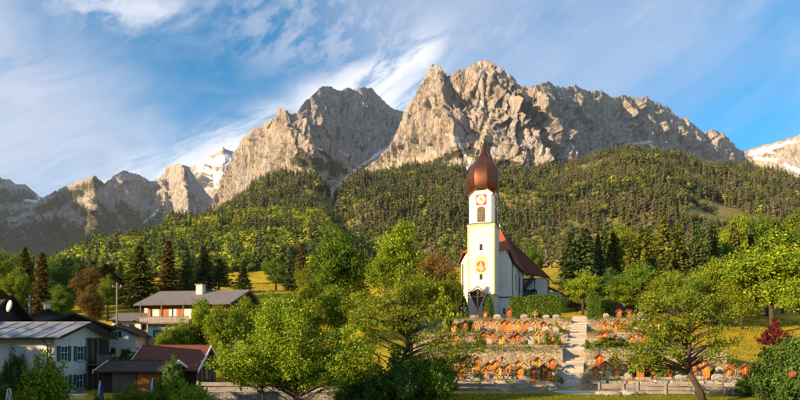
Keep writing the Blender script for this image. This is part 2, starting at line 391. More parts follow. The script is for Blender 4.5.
mountain('mountain_middle',
 [(190, 225), (205, 212), (213, 200), (220, 185), (228, 172), (236, 155), (240, 147), (246, 136), (255, 128), (265, 121), (275, 115), (283, 109), (288, 110), (292, 115), (298, 112), (305, 101), (315, 93), (323, 86), (332, 87), (340, 90), (348, 88), (356, 90), (364, 86.5), (372, 88), (380, 95), (388, 104), (396, 111), (402, 112), (412, 118), (428, 140), (450, 165)],
 [(190, 3350), (235, 3020), (285, 2680), (298, 2740), (345, 3180), (400, 3750), (450, 4300)],
 [(190, 240), (240, 215), (290, 200), (335, 208), (400, 190), (450, 190)],
 step=.6, rows=170, lean=.55, amp=84, per=260, sd=8, shift=26, edge=2.,
 snow=[((398, 142), (375, 156), 2.6), ((375, 156), (352, 172), 1.6), ((352, 172), (338, 186), 1.0), ((318, 148), (322, 150), 1.), ((383, 122), (384, 126), .8), ((340, 150), (352, 160), .7)],
 scree=[((385, 158), (335, 192), 4.5), ((345, 180), (325, 205), 3.5)],
 veg=[((288, 122), (300, 150), 2.2), ((300, 150), (318, 172), 4.), ((296, 160), (334, 168), 8), ((258, 200), (310, 180), 9), ((320, 150), (345, 172), 3), ((268, 128), (272, 122), 1.5)])
mountain('mountain_left',
 [(-70, 225), (-20, 222), (20, 216), (30, 207), (40, 199), (60, 187), (80, 180), (95, 176.5), (103, 184), (112, 177), (120, 172), (128, 172), (140, 175), (150, 181), (158, 178), (165, 170), (172, 165), (180, 163), (188, 167), (195, 176), (205, 190), (216, 206), (240, 230)],
 [(-70, 3900), (60, 4100), (92, 3850), (104, 4050), (150, 4500), (168, 4420), (182, 4180), (240, 4900)],
 [(-70, 275), (60, 272), (150, 262), (240, 262)],
 step=.7, rows=130, lean=.75, amp=95, per=480, sd=21, shift=14, edge=1.6, vegfoot=1.4,
 snow=[((152, 216), (158, 210), 1.6), ((144, 222), (150, 218), 1.2), ((126, 190), (128, 193), 1.2), ((155, 226), (170, 222), 1.2)],
 veg=[((40, 210), (100, 182), 9), ((-60, 250), (40, 235), 22), ((40, 245), (110, 225), 10), ((75, 205), (105, 225), 8), ((120, 205), (140, 230), 7), ((-60, 268), (200, 266), 12), ((-60, 240), (60, 236), 24), ((60, 238), (150, 246), 12), ((95, 200), (120, 225), 5), ((150, 245), (190, 240), 6)])
mountain('mountain_far_left',
 [(-120, 165), (-60, 170), (-20, 174), (0, 178), (8, 179.5), (15, 185), (25, 184.5), (35, 192), (42, 197), (60, 215), (80, 235)],
 [(-120, 5600), (0, 5600), (80, 6400)], [(-120, 245), (80, 250)],
 step=1., rows=90, lean=.8, amp=110, per=600, sd=31, edge=1.2, vegfoot=.6,
 snow=[((25, 200), (40, 202), 1.6), ((38, 196), (42, 204), 1.2)], veg=[((-100, 200), (30, 196), 10), ((-100, 225), (60, 225), 16)])
mountain('mountain_snow_peak',
 [(160, 190), (180, 172), (195, 162), (205, 158), (215, 153), (223, 147.5), (228, 150), (235, 152), (240, 158), (255, 172), (280, 200)],
 [(160, 6500), (205, 6200), (222, 6050), (232, 6150), (280, 6900)], [(160, 235), (280, 235)],
 step=.8, rows=90, lean=1., amp=90, per=500, sd=43, edge=1.2, vegfoot=0, snow_all=.55,
 snow=[((200, 166), (226, 158), 5), ((215, 175), (225, 185), 6), ((210, 165), (236, 156), 3)])
mountain('mountain_far_right',
 [(700, 190), (730, 166), (745, 151), (752, 148.5), (760, 146.5), (770, 144.5), (780, 142), (790, 138), (800, 134), (815, 128), (850, 132), (900, 150), (960, 170)],
 [(700, 5600), (752, 5300), (790, 4900), (810, 4800), (960, 5600)], [(700, 215), (960, 215)],
 step=.9, rows=90, lean=.9, amp=100, per=520, sd=57, edge=1.3, vegfoot=0, snow_all=.35,
 snow=[((752, 153), (770, 150), 2.6), ((755, 158), (775, 160), 1.6), ((770, 148), (796, 141), 1.6), ((785, 165), (800, 172), 2)])

mountain('mountain_side', [(-800, 140), (-680, 0), (-560, -50), (-440, -50), (-350, -10), (-290, 90), (-250, 180)], [(-800, 2700), (-250, 2600)], [(-800, 345), (-250, 345)],  # unseen ridge outside the view, added to shade the left range
 step=4., rows=50, lean=.9, amp=120, per=600, sd=67, edge=3, vegfoot=.5)

# ------------------------------------------------------------------ wooded hills
MT['hill'] = pm('hill_floor', (.085, .085, .026), (.20, .17, .05), .05, .95, 0)
def meadow_material():
    m, t, b = new_mat('meadow_grass')
    f = tex_noise(t, .9, 8, .65); g = tex_noise(t, .055, 5, .6); h = tex_noise(t, .35, 5, .6)
    c = ramp(t, f, [(.3, (.10, .12, .014)), (.55, (.20, .19, .020)), (.75, (.30, .26, .028))])
    c2 = ramp(t, f, [(.3, (.26, .19, .012)), (.7, (.48, .34, .022))])
    c = mixc(t, ramp(t, g, [(.34, (0, 0, 0)), (.52, (1, 1, 1))]), c, c2)
    c = mixc(t, ramp(t, h, [(.50, (0, 0, 0)), (.68, (.6, .6, .6))]), c, (.10, .115, .016))
    t.links.new(c, b.inputs['Base Color']); b.inputs['Roughness'].default_value = .95; b.inputs['Specular IOR Level'].default_value = .05
    bump(t, b, f, .6, .25); return m
class Hill:
    def __init__(s, name, crest, foot, depth, ygrow, step, rows, amp, per, sd, back=.5, mat=None):
        x0, x1 = crest[0][0], crest[-1][0]
        s.xs = np.arange(x0, x1+step, step); s.v = np.linspace(0, 1.5, rows)
        X, V = np.meshgrid(s.xs, s.v); vc = np.minimum(V, 1)
        yc = interp(crest, s.xs)[None]; yf = interp(foot, s.xs)[None]
        d0 = interp(depth[0], s.xs)[None]; d1 = interp(depth[1], s.xs)[None]
        Y = d0*(d1/d0)**vc; Yp = yf+(yc-yf)*vc**ygrow
        Z = CZ+(HY-Yp)/F*Y; PX = (X-400)/F*Y
        n = fbm(PX/per, Y/per, 0, 5, sd)*amp*(.25+.75*sst(0, .3, vc))*sst(1.05, .85, vc)
        bk = np.maximum(V-1, 0)
        Z = Z+n-bk*d1*back*.5*bk*2; Y = Y+bk*d1*.35
        PX = (X-400)/F*Y
        s.P = np.stack([PX, Y, Z], -1)
        s.o = link(name, mesh_np(name, s.P.reshape(-1, 3), grid_faces(rows, len(s.xs)), True), mat or MT['hill']); tag(s.o, kind='structure')
    def sample(s, x, v):
        """points on the hill for arrays of column x and row fraction v"""
        i = np.clip((x-s.xs[0])/(s.xs[1]-s.xs[0]), 0, len(s.xs)-1.001); j = np.clip(v/(s.v[1]-s.v[0]), 0, len(s.v)-1.001)
        i0, j0 = i.astype(int), j.astype(int); a, b = (i-i0)[:, None], (j-j0)[:, None]; P = s.P
        return P[j0, i0]*(1-a)*(1-b)+P[j0, i0+1]*a*(1-b)+P[j0+1, i0]*(1-a)*b+P[j0+1, i0+1]*a*b
h_main = Hill('hill_main',
 [(150, 246), (200, 222), (216, 210), (240, 196), (265, 183), (290, 177), (308, 178), (322, 190), (334, 202), (346, 190), (358, 180), (380, 176), (400, 172), (430, 166), (460, 168), (490, 172), (530, 172), (560, 168), (580, 163), (600, 156), (615, 152), (630, 151), (650, 154), (670, 156), (685, 157), (698, 163), (720, 168), (760, 170), (780, 174), (800, 182), (860, 196), (960, 215)],
 [(150, 286), (300, 280), (420, 275), (560, 272), (700, 270), (960, 270)],
 ([(150, 340), (960, 300)], [(150, 1150), (216, 1350), (334, 1350), (480, 1450), (620, 1250), (760, 1500), (960, 1500)]),
 .95, 4, 90, 62, 300, 5)
h_left = Hill('hill_left',
 [(-160, 268), (-40, 272), (40, 268), (60, 262), (85, 251), (100, 246), (125, 240), (150, 234), (180, 226), (210, 218), (235, 214), (260, 210), (290, 207), (312, 206), (330, 216), (350, 236), (380, 262)],
 [(-160, 300), (100, 296), (200, 288), (300, 282), (380, 280)],
 ([(-160, 230), (380, 280)], [(-160, 420), (100, 480), (200, 600), (300, 760), (380, 700)]),
 .9, 4, 60, 12, 120, 9, mat=meadow_material())

# ------------------------------------------------------------------ the ground
def gz(X, Y):
    X = np.asarray(X, float); Y = np.asarray(Y, float)
    Y0 = 54+12*sst(-2, -14, X)
    slope = .19*np.maximum(Y-Y0, 0)
    z = .35+slope
    z = z+sst(30, 0, Y)*2.6                                             # the knoll the photograph is taken from
    z = z-1.5*sst(-1, -4, X)*sst(50, 46.5, Y)*sst(12, 34, Y)            # garden side lies lower
    z = z-1.6*((X > 1.5) & (X < 38.5) & (Y > 56) & (Y < 86.5))           # cut for the churchyard terraces
    z = z+.35*fbm(X/23., Y/23., 0, 3, 77)*sst(100, 130, Y)+.5*fbm(X/60., Y/60., 0, 3, 78)*sst(110, 160, Y)
    lim = 225+95*sst(-40, 30, X)
    z = z-np.maximum(Y-lim, 0)*.30
    return np.maximum(z, -4)
def axis(spec):
    r = []
    for a, b, st in spec: r += list(np.arange(a, b, st))
    return np.array(sorted(set(np.round(r, 3))))
gxs = axis([(-9000, -1500, 1500), (-1500, -300, 200), (-300, -80, 20), (-80, 80, 1.0), (80, 300, 20), (300, 1500, 200), (1500, 9001, 1500)])
gys = axis([(-3000, -200, 700), (-200, 0, 25), (0, 40, 4), (40, 120, 1.0), (120, 340, 5), (340, 900, 80), (900, 9001, 1500)])
GX, GY = np.meshgrid(gxs, gys); GZ = gz(GX, GY)
MT['meadow'] = meadow_material()
tag(link('ground', mesh_np('ground', np.stack([GX, GY, GZ], -1).reshape(-1, 3), grid_faces(len(gys), len(gxs)), True), MT['meadow']), kind='structure')

# ------------------------------------------------------------------ forests (far-off masses)
def tmpl_conifer(sd, n=22):
    r = np.random.default_rng(sd); V = []; T = []
    k = 5
    ring = [(.13*math.cos(a), .13*math.sin(a), .05) for a in np.linspace(0, 2*math.pi, k, False)]
    b = 0; V += ring+[(0, 0, .97)]; T += [(i, (i+1) % k, k) for i in range(k)]
    for i in range(n):
        h = .06+.9*(i+.5)/n; a = i*2.4+r.uniform(-.4, .4); rad = .26*(1-h)**.8*r.uniform(.75, 1.25)+.02
        c, s = math.cos(a), math.sin(a); w = rad*.62; b = len(V)
        V += [(c*.03, s*.03, h+.11), (c*rad-s*w, s*rad+c*w, h-.03), (c*rad+s*w, s*rad-c*w, h-.035)]; T.append((b, b+1, b+2))
    return np.array(V), np.array(T)
def tmpl_leafy(sd, n=84):
    r = np.random.default_rng(sd); V = []; T = []
    for i in range(n):
        d = r.normal(size=3); d /= np.linalg.norm(d); q = r.uniform(.55, 1.)*(1+.25*math.sin(3*d[0]+sd)+.2*math.sin(5*d[1]))
        c = np.array([d[0]*.36, d[1]*.36, .55+d[2]*.42])*1.; c[:2] *= q; c[2] = .55+(c[2]-.55)*q
        a = np.cross(d+r.normal(size=3)*.4, r.normal(size=3)); a /= np.linalg.norm(a); e = np.cross(d, a); sz = r.uniform(.065, .11); b = len(V)
        V += [c+a*sz, c-a*sz*.6+e*sz, c-a*sz*.5-e*sz]; T.append((b, b+1, b+2))
    return np.array(V), np.array(T)
CONI = [tmpl_conifer(s) for s in range(5)]; LEAFY = [tmpl_leafy(50+s) for s in range(5)]
def forest_mesh(name, pos, hgt, kind, cols, wide):
    Vs, Ts, Cs = [], [], []; off = 0
    r = np.random.default_rng(5)
    var = r.integers(0, 5, len(pos))
    for kd, TL in ((0, CONI), (1, LEAFY)):
        for vi, (TV, TT) in enumerate(TL):
            sel = np.where((kind == kd) & (var == vi))[0]
            if not len(sel): continue
            a = r.uniform(0, 6.283, len(sel)); c, s = np.cos(a)[:, None], np.sin(a)[:, None]
            w = (hgt[sel]*wide[sel])[:, None]
            x = (TV[None, :, 0]*c-TV[None, :, 1]*s)*w; y = (TV[None, :, 0]*s+TV[None, :, 1]*c)*w; z = TV[None, :, 2]*hgt[sel][:, None]
            P = np.stack([x, y, z], -1)+pos[sel][:, None]
            jit = r.uniform(.75, 1.25, (len(sel), len(TV)//1, 1))
            C = np.ones((len(sel), len(TV), 4)); C[..., :3] = cols[sel][:, None]*jit
            n = len(TV); Ts.append((TT[None]+(np.arange(len(sel))*n)[:, None, None]+off).reshape(-1, 3)); off += n*len(sel)
            Vs.append(P.reshape(-1, 3)); Cs.append(C.reshape(-1, 4))
    return mesh_np(name, np.concatenate(Vs), np.concatenate(Ts), False, {'tint': ('FLOAT_COLOR', np.concatenate(Cs))})
def tint_mat():
    m = bpy.data.materials.new('forest_foliage'); m.use_nodes = True; t = m.node_tree; t.nodes.clear()
    o = t.nodes.new('ShaderNodeOutputMaterial'); c = attr(t, 'tint', 'Color')
    d = t.nodes.new('ShaderNodeBsdfDiffuse'); tr = t.nodes.new('ShaderNodeBsdfTranslucent'); mxs = t.nodes.new('ShaderNodeMixShader'); mxs.inputs[0].default_value = .22
    t.links.new(c, d.inputs[0]); t.links.new(c, tr.inputs[0]); t.links.new(d.outputs[0], mxs.inputs[1]); t.links.new(tr.outputs[0], mxs.inputs[2]); t.links.new(mxs.outputs[0], o.inputs[0]); return m
MT['tint'] = tint_mat()
def jgrid(x0, x1, v0, v1, nx, nv, r):
    a, b = np.meshgrid(np.arange(nx), np.arange(nv)); a = a+.5*(b % 2)
    return (x0+(x1-x0)*(a+r.uniform(-.5, .5, a.shape))/nx).ravel(), (v0+(v1-v0)*(b+r.uniform(-.5, .5, a.shape))/nv).ravel()
r = np.random.default_rng(11)
x, v = jgrid(165, 880, .02, 1.02, 270, 84, r)
p = h_main.sample(x, v); px, py = 400+p[:, 0]/p[:, 1]*F, HY-(p[:, 2]-CZ)/p[:, 1]*F
clear = seg_mask(px, py, [((343, 186), (318, 212), 4), ((318, 212), (300, 226), 2.5), ((690, 214), (752, 222), 6), ((700, 205), (735, 212), 5), ((205, 214), (225, 208), 0.1)])
patch = fbm(p[:, 0]/140, p[:, 1]/140, 0, 4, 61)
keep = (r.uniform(0, 1, len(x)) > clear*1.1) & (r.uniform(0, 1, len(x)) > sst(.15, .5, patch)*.6)
p, px, py, patch = p[keep], px[keep], py[keep], patch[keep]; n = len(p)
green = fbm(p[:, 0]/90, p[:, 1]/90, 3, 4, 62)
low = sst(215, 262, py)
lf = r.uniform(0, 1, n) < (.10+.30*sst(-.05, .35, green)+.35*low+.3*sst(300, 215, px))
kind = lf.astype(int)
hg = r.uniform(12, 23, n)*np.where(lf, .68, 1)*(1-.25*sst(180, 160, py))*(.72+.6*sst(-.35, .35, fbm(p[:, 0]/70, p[:, 1]/70, 5, 3, 66)))*r.uniform(.75, 1.25, n)
hg = hg*np.clip(p[:, 1]/950, .48, 1.05)
wide = np.where(lf, r.uniform(1.0, 1.5, n), r.uniform(.75, 1.15, n))
pal_c = np.array([(.032, .044, .018), (.042, .050, .020), (.052, .054, .024), (.066, .056, .034), (.054, .060, .022)])
pal_l = np.array([(.075, .100, .016), (.11, .125, .020), (.055, .080, .016), (.10, .085, .035)])
cols = np.where(lf[:, None], pal_l[r.integers(0, 4, n)], pal_c[np.clip((r.uniform(0, 1, n)*3+sst(-.3, .4, patch)*2.2).astype(int), 0, 4)])
cols = cols*r.uniform(1.55, 2.25, (n, 1))
p[:, 2] -= .6
tag(link('forest', forest_mesh('forest', p, hg, kind, cols, wide), MT['tint']), 'mixed spruce forest covering the slopes below the cliffs', 'forest', kind='stuff')
x, v = jgrid(-150, 378, .12, 1.03, 140, 44, r)
p = h_left.sample(x, v); px, py = 400+p[:, 0]/p[:, 1]*F, HY-(p[:, 2]-CZ)/p[:, 1]*F
mead = seg_mask(px, py, [((250, 282), (330, 276), 7), ((60, 300), (130, 292), 8), ((200, 290), (250, 284), 5)])
cl = fbm(p[:, 0]/35, p[:, 1]/35, 0, 4, 64)
keep = (r.uniform(0, 1, len(x)) > mead) & (r.uniform(0, 1, len(x)) > .55*sst(.05, .35, cl))
p, px, py = p[keep], px[keep], py[keep]; n = len(p)
con = r.uniform(0, 1, n) < (.16+.4*sst(238, 262, py)*sst(230, 330, px)+.35*sst(.1, .4, fbm(p[:, 0]/50, p[:, 1]/50, 9, 3, 65)))
hg = np.where(con, r.uniform(8, 14, n), r.uniform(4.5, 9, n))
wide = np.where(con, r.uniform(1.0, 1.4, n), r.uniform(1.2, 1.8, n))
pal_c = np.array([(.028, .040, .014), (.045, .060, .018), (.035, .045, .020)])
pal_l = np.array([(.11, .14, .014), (.15, .17, .018), (.085, .115, .014), (.18, .18, .022)])
cols = np.where(con[:, None], pal_c[r.integers(0, 3, n)], pal_l[r.integers(0, 4, n)])*r.uniform(1.6, 2.3, (n, 1))
p[:, 2] -= .5
tag(link('forest', forest_mesh('forest_left', p, hg, 1-con.astype(int), cols, wide), MT['tint']), 'bright green leafy wood on the low hill above the chalets', 'forest', kind='stuff')
# ------------------------------------------------------------------ surface materials
MT.update(
 plaster=pm('white_plaster', (.54, .525, .495), (.63, .615, .585), 1.2, .9, .15, .01),
 plaster_warm=pm('cream_plaster', (.60, .52, .40), (.72, .64, .50), 1.5, .9, .15, .01),
 gold=pm('ochre_paint', (.58, .46, .16), (.66, .54, .22), 2., .85, .1, .01),
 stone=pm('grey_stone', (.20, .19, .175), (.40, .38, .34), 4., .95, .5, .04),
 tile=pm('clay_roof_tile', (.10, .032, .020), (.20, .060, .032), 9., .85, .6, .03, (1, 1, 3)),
 tile_red=pm('sunlit_red_roof_tile', (.26, .060, .028), (.42, .11, .04), 9., .85, .6, .03, (1, 1, 3)),
 tile_dark=pm('brown_shingle_roof', (.035, .026, .022), (.085, .06, .048), 11., .9, .6, .03, (1, 1, 3)),
 metal_roof=pm('grey_sheet_roof', (.13, .145, .165), (.22, .235, .26), .8, .45, .1, .01, spec=.5),
 slate=pm('grey_shingle_roof', (.085, .082, .082), (.19, .18, .175), 8., .8, .6, .03),
 copper=pm('brown_copper', (.115, .046, .026), (.22, .088, .042), 2.5, .36, .15, .01, (1, 1, .3), metal=.85, spec=.5),
 wood=pm('weathered_wood', (.085, .062, .046), (.19, .145, .11), 6., .85, .4, .01, (1, 1, .12)),
 wood_dark=pm('dark_wood', (.020, .015, .013), (.055, .040, .033), 6., .8, .4, .01, (1, 1, .12)),
 wood_orange=pm('orange_brown_wood', (.24, .080, .018), (.40, .15, .032), 5., .7, .3, .01, (1, 1, .12)),
 wood_grey=pm('silver_grey_timber', (.17, .155, .14), (.33, .30, .27), 5., .9, .5, .01, (.15, 1, 1)),
 white=pm('white_trim', (.66, .66, .66), (.78, .78, .78), 3., .6, .05, .005),
 green_paint=pm('green_shutter_paint', (.010, .085, .060), (.018, .12, .085), 3., .6, .1, .005),
 iron=pm('dark_iron', (.018, .018, .020), (.035, .035, .038), 5., .5, .1, .005, metal=.6),
 gilt=pm('gilded_metal', (.60, .42, .10), (.72, .52, .16), 5., .35, .05, .005, metal=.8),
 red=pm('red_paint', (.42, .030, .018), (.55, .05, .03), 3., .7, .1, .005),
 blue=pm('blue_canvas', (.010, .045, .19), (.02, .075, .28), 6., .8, .2, .01),
 bark=pm('bark', (.026, .019, .014), (.075, .056, .042), 7., .95, .8, .03, (1, 1, .25)),
 skin=pm('carved_pale_wood', (.42, .30, .20), (.52, .38, .27), 6., .7, .1, .005),
 teal=pm('teal_paint', (.02, .17, .16), (.03, .23, .21), 6., .6, .1, .005),
 terracotta=pm('terracotta', (.30, .11, .045), (.42, .17, .07), 6., .8, .2, .01),
)
def glass_mat():
    m, t, b = new_mat('window_glass'); b.inputs['Base Color'].default_value = (.025, .03, .038, 1); b.inputs['Roughness'].default_value = .12; b.inputs['Specular IOR Level'].default_value = .6; return m
MT['glass'] = glass_mat()
def rubble(name, mortar, lo, hi, sc=3.2):
    m, t, b = new_mat(name); c = t.nodes.new('ShaderNodeTexCoord'); vo = t.nodes.new('ShaderNodeTexVoronoi'); vo.inputs['Scale'].default_value = sc
    ve = t.nodes.new('ShaderNodeTexVoronoi'); ve.feature = 'DISTANCE_TO_EDGE'; ve.inputs['Scale'].default_value = sc
    nz = tex_noise(t, 7., 4); dv = t.nodes.new('ShaderNodeMix'); dv.data_type = 'VECTOR'; dv.inputs[0].default_value = .06
    nn = t.nodes.new('ShaderNodeTexNoise'); nn.inputs['Scale'].default_value = 3.; t.links.new(c.outputs['Object'], nn.inputs['Vector'])
    t.links.new(c.outputs['Object'], dv.inputs[4]); t.links.new(nn.outputs['Color'], dv.inputs[5])
    mp = t.nodes.new('ShaderNodeMapping'); mp.inputs['Scale'].default_value = (1, 1, 1.5); t.links.new(dv.outputs[1], mp.inputs[0])
    t.links.new(mp.outputs[0], vo.inputs['Vector']); t.links.new(mp.outputs[0], ve.inputs['Vector'])
    sp = t.nodes.new('ShaderNodeSeparateColor'); t.links.new(vo.outputs['Color'], sp.inputs[0])
    col = ramp(t, sp.outputs[0], [(0, lo), (1, hi)]); col = mixc(t, ramp(t, nz, [(.35, (.5, .5, .5)), (.6, (0, 0, 0))]), col, tuple(q*.55 for q in lo))
    e = ramp(t, ve.outputs['Distance'], [(.02, (1, 1, 1)), (.07, (0, 0, 0))]); col = mixc(t, e, col, mortar)
    t.links.new(col, b.inputs['Base Color']); b.inputs['Roughness'].default_value = .95
    bump(t, b, ramp(t, ve.outputs['Distance'], [(0, (0, 0, 0)), (.12, (1, 1, 1))]), .8, .06); return m
MT['rubble'] = rubble('rubble_wall', (.33, .26, .16), (.20, .155, .10), (.55, .46, .31))
MT['rubble_grey'] = rubble('grey_rubble_wall', (.20, .19, .18), (.12, .115, .11), (.32, .30, .28), 3.)
MT['gravel'] = pm('path_gravel', (.34, .30, .24), (.50, .45, .37), 9., .95, .5, .02)
MT['gravel_b'] = pm('worn_step_stone', (.26, .23, .18), (.44, .39, .31), 6., .95, .5, .02); MT['gravel_c'] = pm('pale_step_stone', (.38, .34, .28), (.54, .49, .41), 7., .95, .5, .02)
MT['bed'] = pm('grave_bed_soil', (.13, .10, .055), (.34, .27, .15), 2.2, .95, .6, .05, detail=8)

# ------------------------------------------------------------------ churchyard terraces
TX0, TX1 = 2.0, 38.0
TERR = [  # y front, y back, z front, z back
 (54.2, 63.0, .45, 2.55), (63.0, 75.0, 4.4, 5.15), (75.0, 87.0, 6.4, 7.1), (87.0, 108., 9.0, 10.35)]
def stair_x(Y): return 17.3+(Y-55)*.36
def tz(X, Y):
    for a, b, z0, z1 in TERR:
        if a <= Y < b: return z0+(z1-z0)*(Y-a)/(b-a)
    return float(gz(X, Y))
SW = 1.25                                   # half width of the stairs
for i, (a, b, z0, z1) in enumerate(TERR):
    V, Fc = [], []
    ys = np.linspace(a, b-.02, 10)
    for side in (0, 1):
        xs_ = np.linspace(0, 1, 22); base = len(V)
        for yy in ys:
            l, rr = (TX0, stair_x(yy)-SW) if side == 0 else (stair_x(yy)+SW, TX1+(2 if i == 3 else 0))
            for q in xs_:
                xx = l+(rr-l)*q
                V.append((xx, yy, z0+(z1-z0)*(yy-a)/(b-a)+.10*fbm(xx/1.3, yy/1.3, 0, 3, 99)*min(1, (yy-a)*1.2, (b-yy)*1.2)))
        Fc += (grid_faces(10, 22)+base).tolist()
    tag(link('terrace', mesh_np('terrace', V, Fc, True), MT['bed']), kind='structure')
walls = []
def ret_wall(x0, x1, Y, zb, zt, label, cap=True):
    t = empty('retaining_wall', (x0, Y, zb)); L_ = x1-x0; n = max(2, int(L_/1.5))
    mb = MB(); mb.box(0, L_, -.22, .22, -1.2, zt-zb)
    mb.build('wall_face', MT['rubble'], t)
    for k in range(n):
        w = L_/n; dz = random.uniform(-.02, .03)
        bev(MB().box(k*w+.01, (k+1)*w-.01, -.30, .30, zt-zb+.004, zt-zb+.10+dz).build('coping_stone', MT['stone'], t), .03)
    tag(t, label, 'wall', 'stone retaining walls of the churchyard'); return t
lev = ['lowest', 'middle', 'upper']
for i, (Y, zb, zt) in enumerate([(63., 2.55, 4.45), (75., 5.15, 6.45), (87., 7.1, 9.05)]):
    sx_ = stair_x(Y)
    ret_wall(TX0, sx_-SW, Y, zb, zt, f'{lev[i]} stone terrace wall of the churchyard, between the church side and the stairs')
    ret_wall(sx_+SW, TX1, Y, zb, zt, f'{lev[i]} stone terrace wall of the churchyard, beyond the stairs towards the meadow')
# end walls of the cut
for X in (TX0, TX1):
    mb = MB()
    for (a, b, z0, z1) in TERR[:3]: mb.hexa([(X-.15, a, z0-1.5), (X+.15, a, z0-1.5), (X+.15, b, z1-1.5), (X-.15, b, z1-1.5)], [(X-.15, a, z0+.06), (X+.15, a, z0+.06), (X+.15, b, z1+.06), (X-.15, b, z1+.06)])
    tag(mb.build('side_wall', MT['rubble'], None), 'low stone wall closing the '+('near-church' if X < 10 else 'meadow')+' side of the terraced churchyard', 'wall')
# stairs: flights and landings of single steps
st = empty('stone_stairs', (0, 0, 0)); tag(st, kind='structure')
prof = [(54.2, .42), (57.5, 1.2), (60, 1.9), (63, 3.1), (66, 4.5), (72, 5.0), (75, 6.0), (78, 6.6), (84, 7.1), (87, 8.6), (89.5, 9.3), (96, 10.2), (104, 10.4)]
zz = .42; yy = 54.2; fine = np.linspace(54.2, 104, 500); fz = np.interp(fine, [q[0] for q in prof], [q[1] for q in prof])
last = 0; cur = fz[0]
for k in range(1, len(fine)):
    if fz[k]-cur > .165 or k == len(fine)-1 or fine[k]-fine[last] > 2.4:
        a, b = fine[last], fine[k]; xa, xb = stair_x(a), stair_x(b)
        mb = MB(); mb.hexa([(xa-SW-.05, a, cur-1.6), (xa+SW+.05, a, cur-1.6), (xb+SW+.05, b+.05, cur-1.6), (xb-SW-.05, b+.05, cur-1.6)],
                           [(xa-SW-.05, a, cur), (xa+SW+.05, a, cur), (xb+SW+.05, b+.05, cur), (xb-SW-.05, b+.05, cur)])
        bev(mb.build('step', MT[('gravel', 'gravel_b', 'gravel_c')[random.randrange(3)]], st), .03)
        last = k; cur = fz[k]
# paved path along the fence
mb = MB(); mb.add([(16, 50.6, .36), (37, 50.2, .36), (37, 51.9, .364), (20.2, 52.4, .366), (20.0, 54.6, .44), (14.6, 54.6, .44), (15.4, 52.2, .366)], [(0, 1, 2, 3, 4, 5, 6)])
tag(mb.build('path', MT['gravel']), kind='structure')

# ------------------------------------------------------------------ the church
A = R(20.0); CB = Vector((15.75, 105.0, 10.2))
ch = empty('church', CB, -A); tag(ch, 'white baroque village church with onion-domed tower and red roof', 'church')
H = 2.62
tw = MB().box(-H, H, 0, 2*H, -2.5, 18.3).build('tower_shaft', MT['plaster'], ch)
# ochre corner bands, cornices
for sx_ in (-1, 1):
    x0, x1 = sorted((sx_*(H+.03), sx_*(H-.28)))
    MB().box(x0, x1, -.03, .4, -2.4, 17.85).build('corner_band', MT['gold'], tw)
def ring(name, h, z0, z1, p, m, par):
    mb = MB(); mb.box(-h-p, h+p, -p, 0-.001, z0, z1).box(-h-p, h+p, 2*h+.001, 2*h+p, z0, z1).box(-h-p, -h-.001, 0, 2*h, z0, z1).box(h+.001, h+p, 0, 2*h, z0, z1)
    return mb.build(name, m, par)
ring('cornice', H, 17.9, 18.35, .10, MT['gold'], tw)
ring('cornice', H, 18.36, 18.5, .22, MT['iron'], tw)
ring('string_course', H, 4.3, 4.5, .07, MT['gold'], tw)
ring('string_course', H, 4.51, 4.58, .11, MT['iron'], tw)
def slot(par, x, z, w, h, y=0., glass='wood_dark', arch=False, sill=True, ny=-1):
    """a window let into the wall plane y, facing the front"""
    poly = [(x-w/2, z), (x+w/2, z)]
    if arch: poly += [(x+w/2*math.cos(a), z+h-w/2+w/2*math.sin(a)) for a in np.linspace(0, math.pi, 9)]
    else: poly += [(x+w/2, z+h), (x-w/2, z+h)]
    o = MB().prism(poly, y-.03, y+.1).build('window', MT[glass], par)
    fr = [(x+(px-x)*1.18, z+h/2+(pz-z-h/2)*1.10) for px, pz in poly]
    MB().prism(fr, y-.022, y+.08).build('frame', MT['white'], o)
    return o
slot(tw, 0, 13.2, .62, 1.25, glass='wood_dark'); slot(tw, 0, 7.5, .62, 1.25, glass='wood_dark')
# painted oval with a red-robed figure
pt = MB()
def oval(mb, cx, cz, rx, rz, y0, y1, n=28, pts=None):
    mb.prism([(cx+rx*math.cos(2*math.pi*i/n), cz+rz*math.sin(2*math.pi*i/n)) for i in range(n)], y0, y1); return mb
mu = oval(MB(), 0, 10.4, 1.28, 1.85, -.035, .05).build('wall_painting', MT['gold'], tw)
oval(MB(), 0, 10.4, 1.02, 1.58, -.045, .05).build('painted_ground', pm('pale_gold_paint', (.72, .55, .24), (.80, .66, .36), 3., .9, 0), mu)
verm = pm('vermilion_paint', (.50, .05, .02), (.68, .14, .05), 2., .9, 0); blu = pm('faded_blue_paint', (.20, .25, .32), (.34, .38, .42), 2., .9, 0)
MB().prism([(-.92, 9.35), (-.3, 8.98), (.5, 9.02), (.95, 9.5), (.7, 10.1), (.88, 10.55), (.5, 11.0), (.22, 11.25), (-.24, 11.22), (-.62, 10.9), (-.9, 10.35), (-.66, 10.0)], -.055, .05).build('painted_robe', verm, mu)
MB().prism([(-.28, 9.15), (.16, 9.1), (.30, 10.2), (.1, 10.95), (-.2, 10.9), (-.34, 10.1)], -.060, .05).build('painted_tunic', MT['skin'], mu)
MB().prism([(.22, 9.25), (.62, 9.4), (.5, 10.0), (.25, 10.1)], -.062, .05).build('painted_fold', blu, mu)
MB().prism([(-.62, 9.5), (-.4, 9.3), (-.38, 10.2), (-.58, 10.3)], -.062, .05).build('painted_fold', MT['gold'], mu)
oval(MB(), .03, 11.45, .36, .36, -.058, .05, 16).build('painted_halo', MT['gold'], mu)
oval(MB(), .03, 11.42, .2, .24, -.064, .05, 14).build('painted_head', MT['skin'], mu)
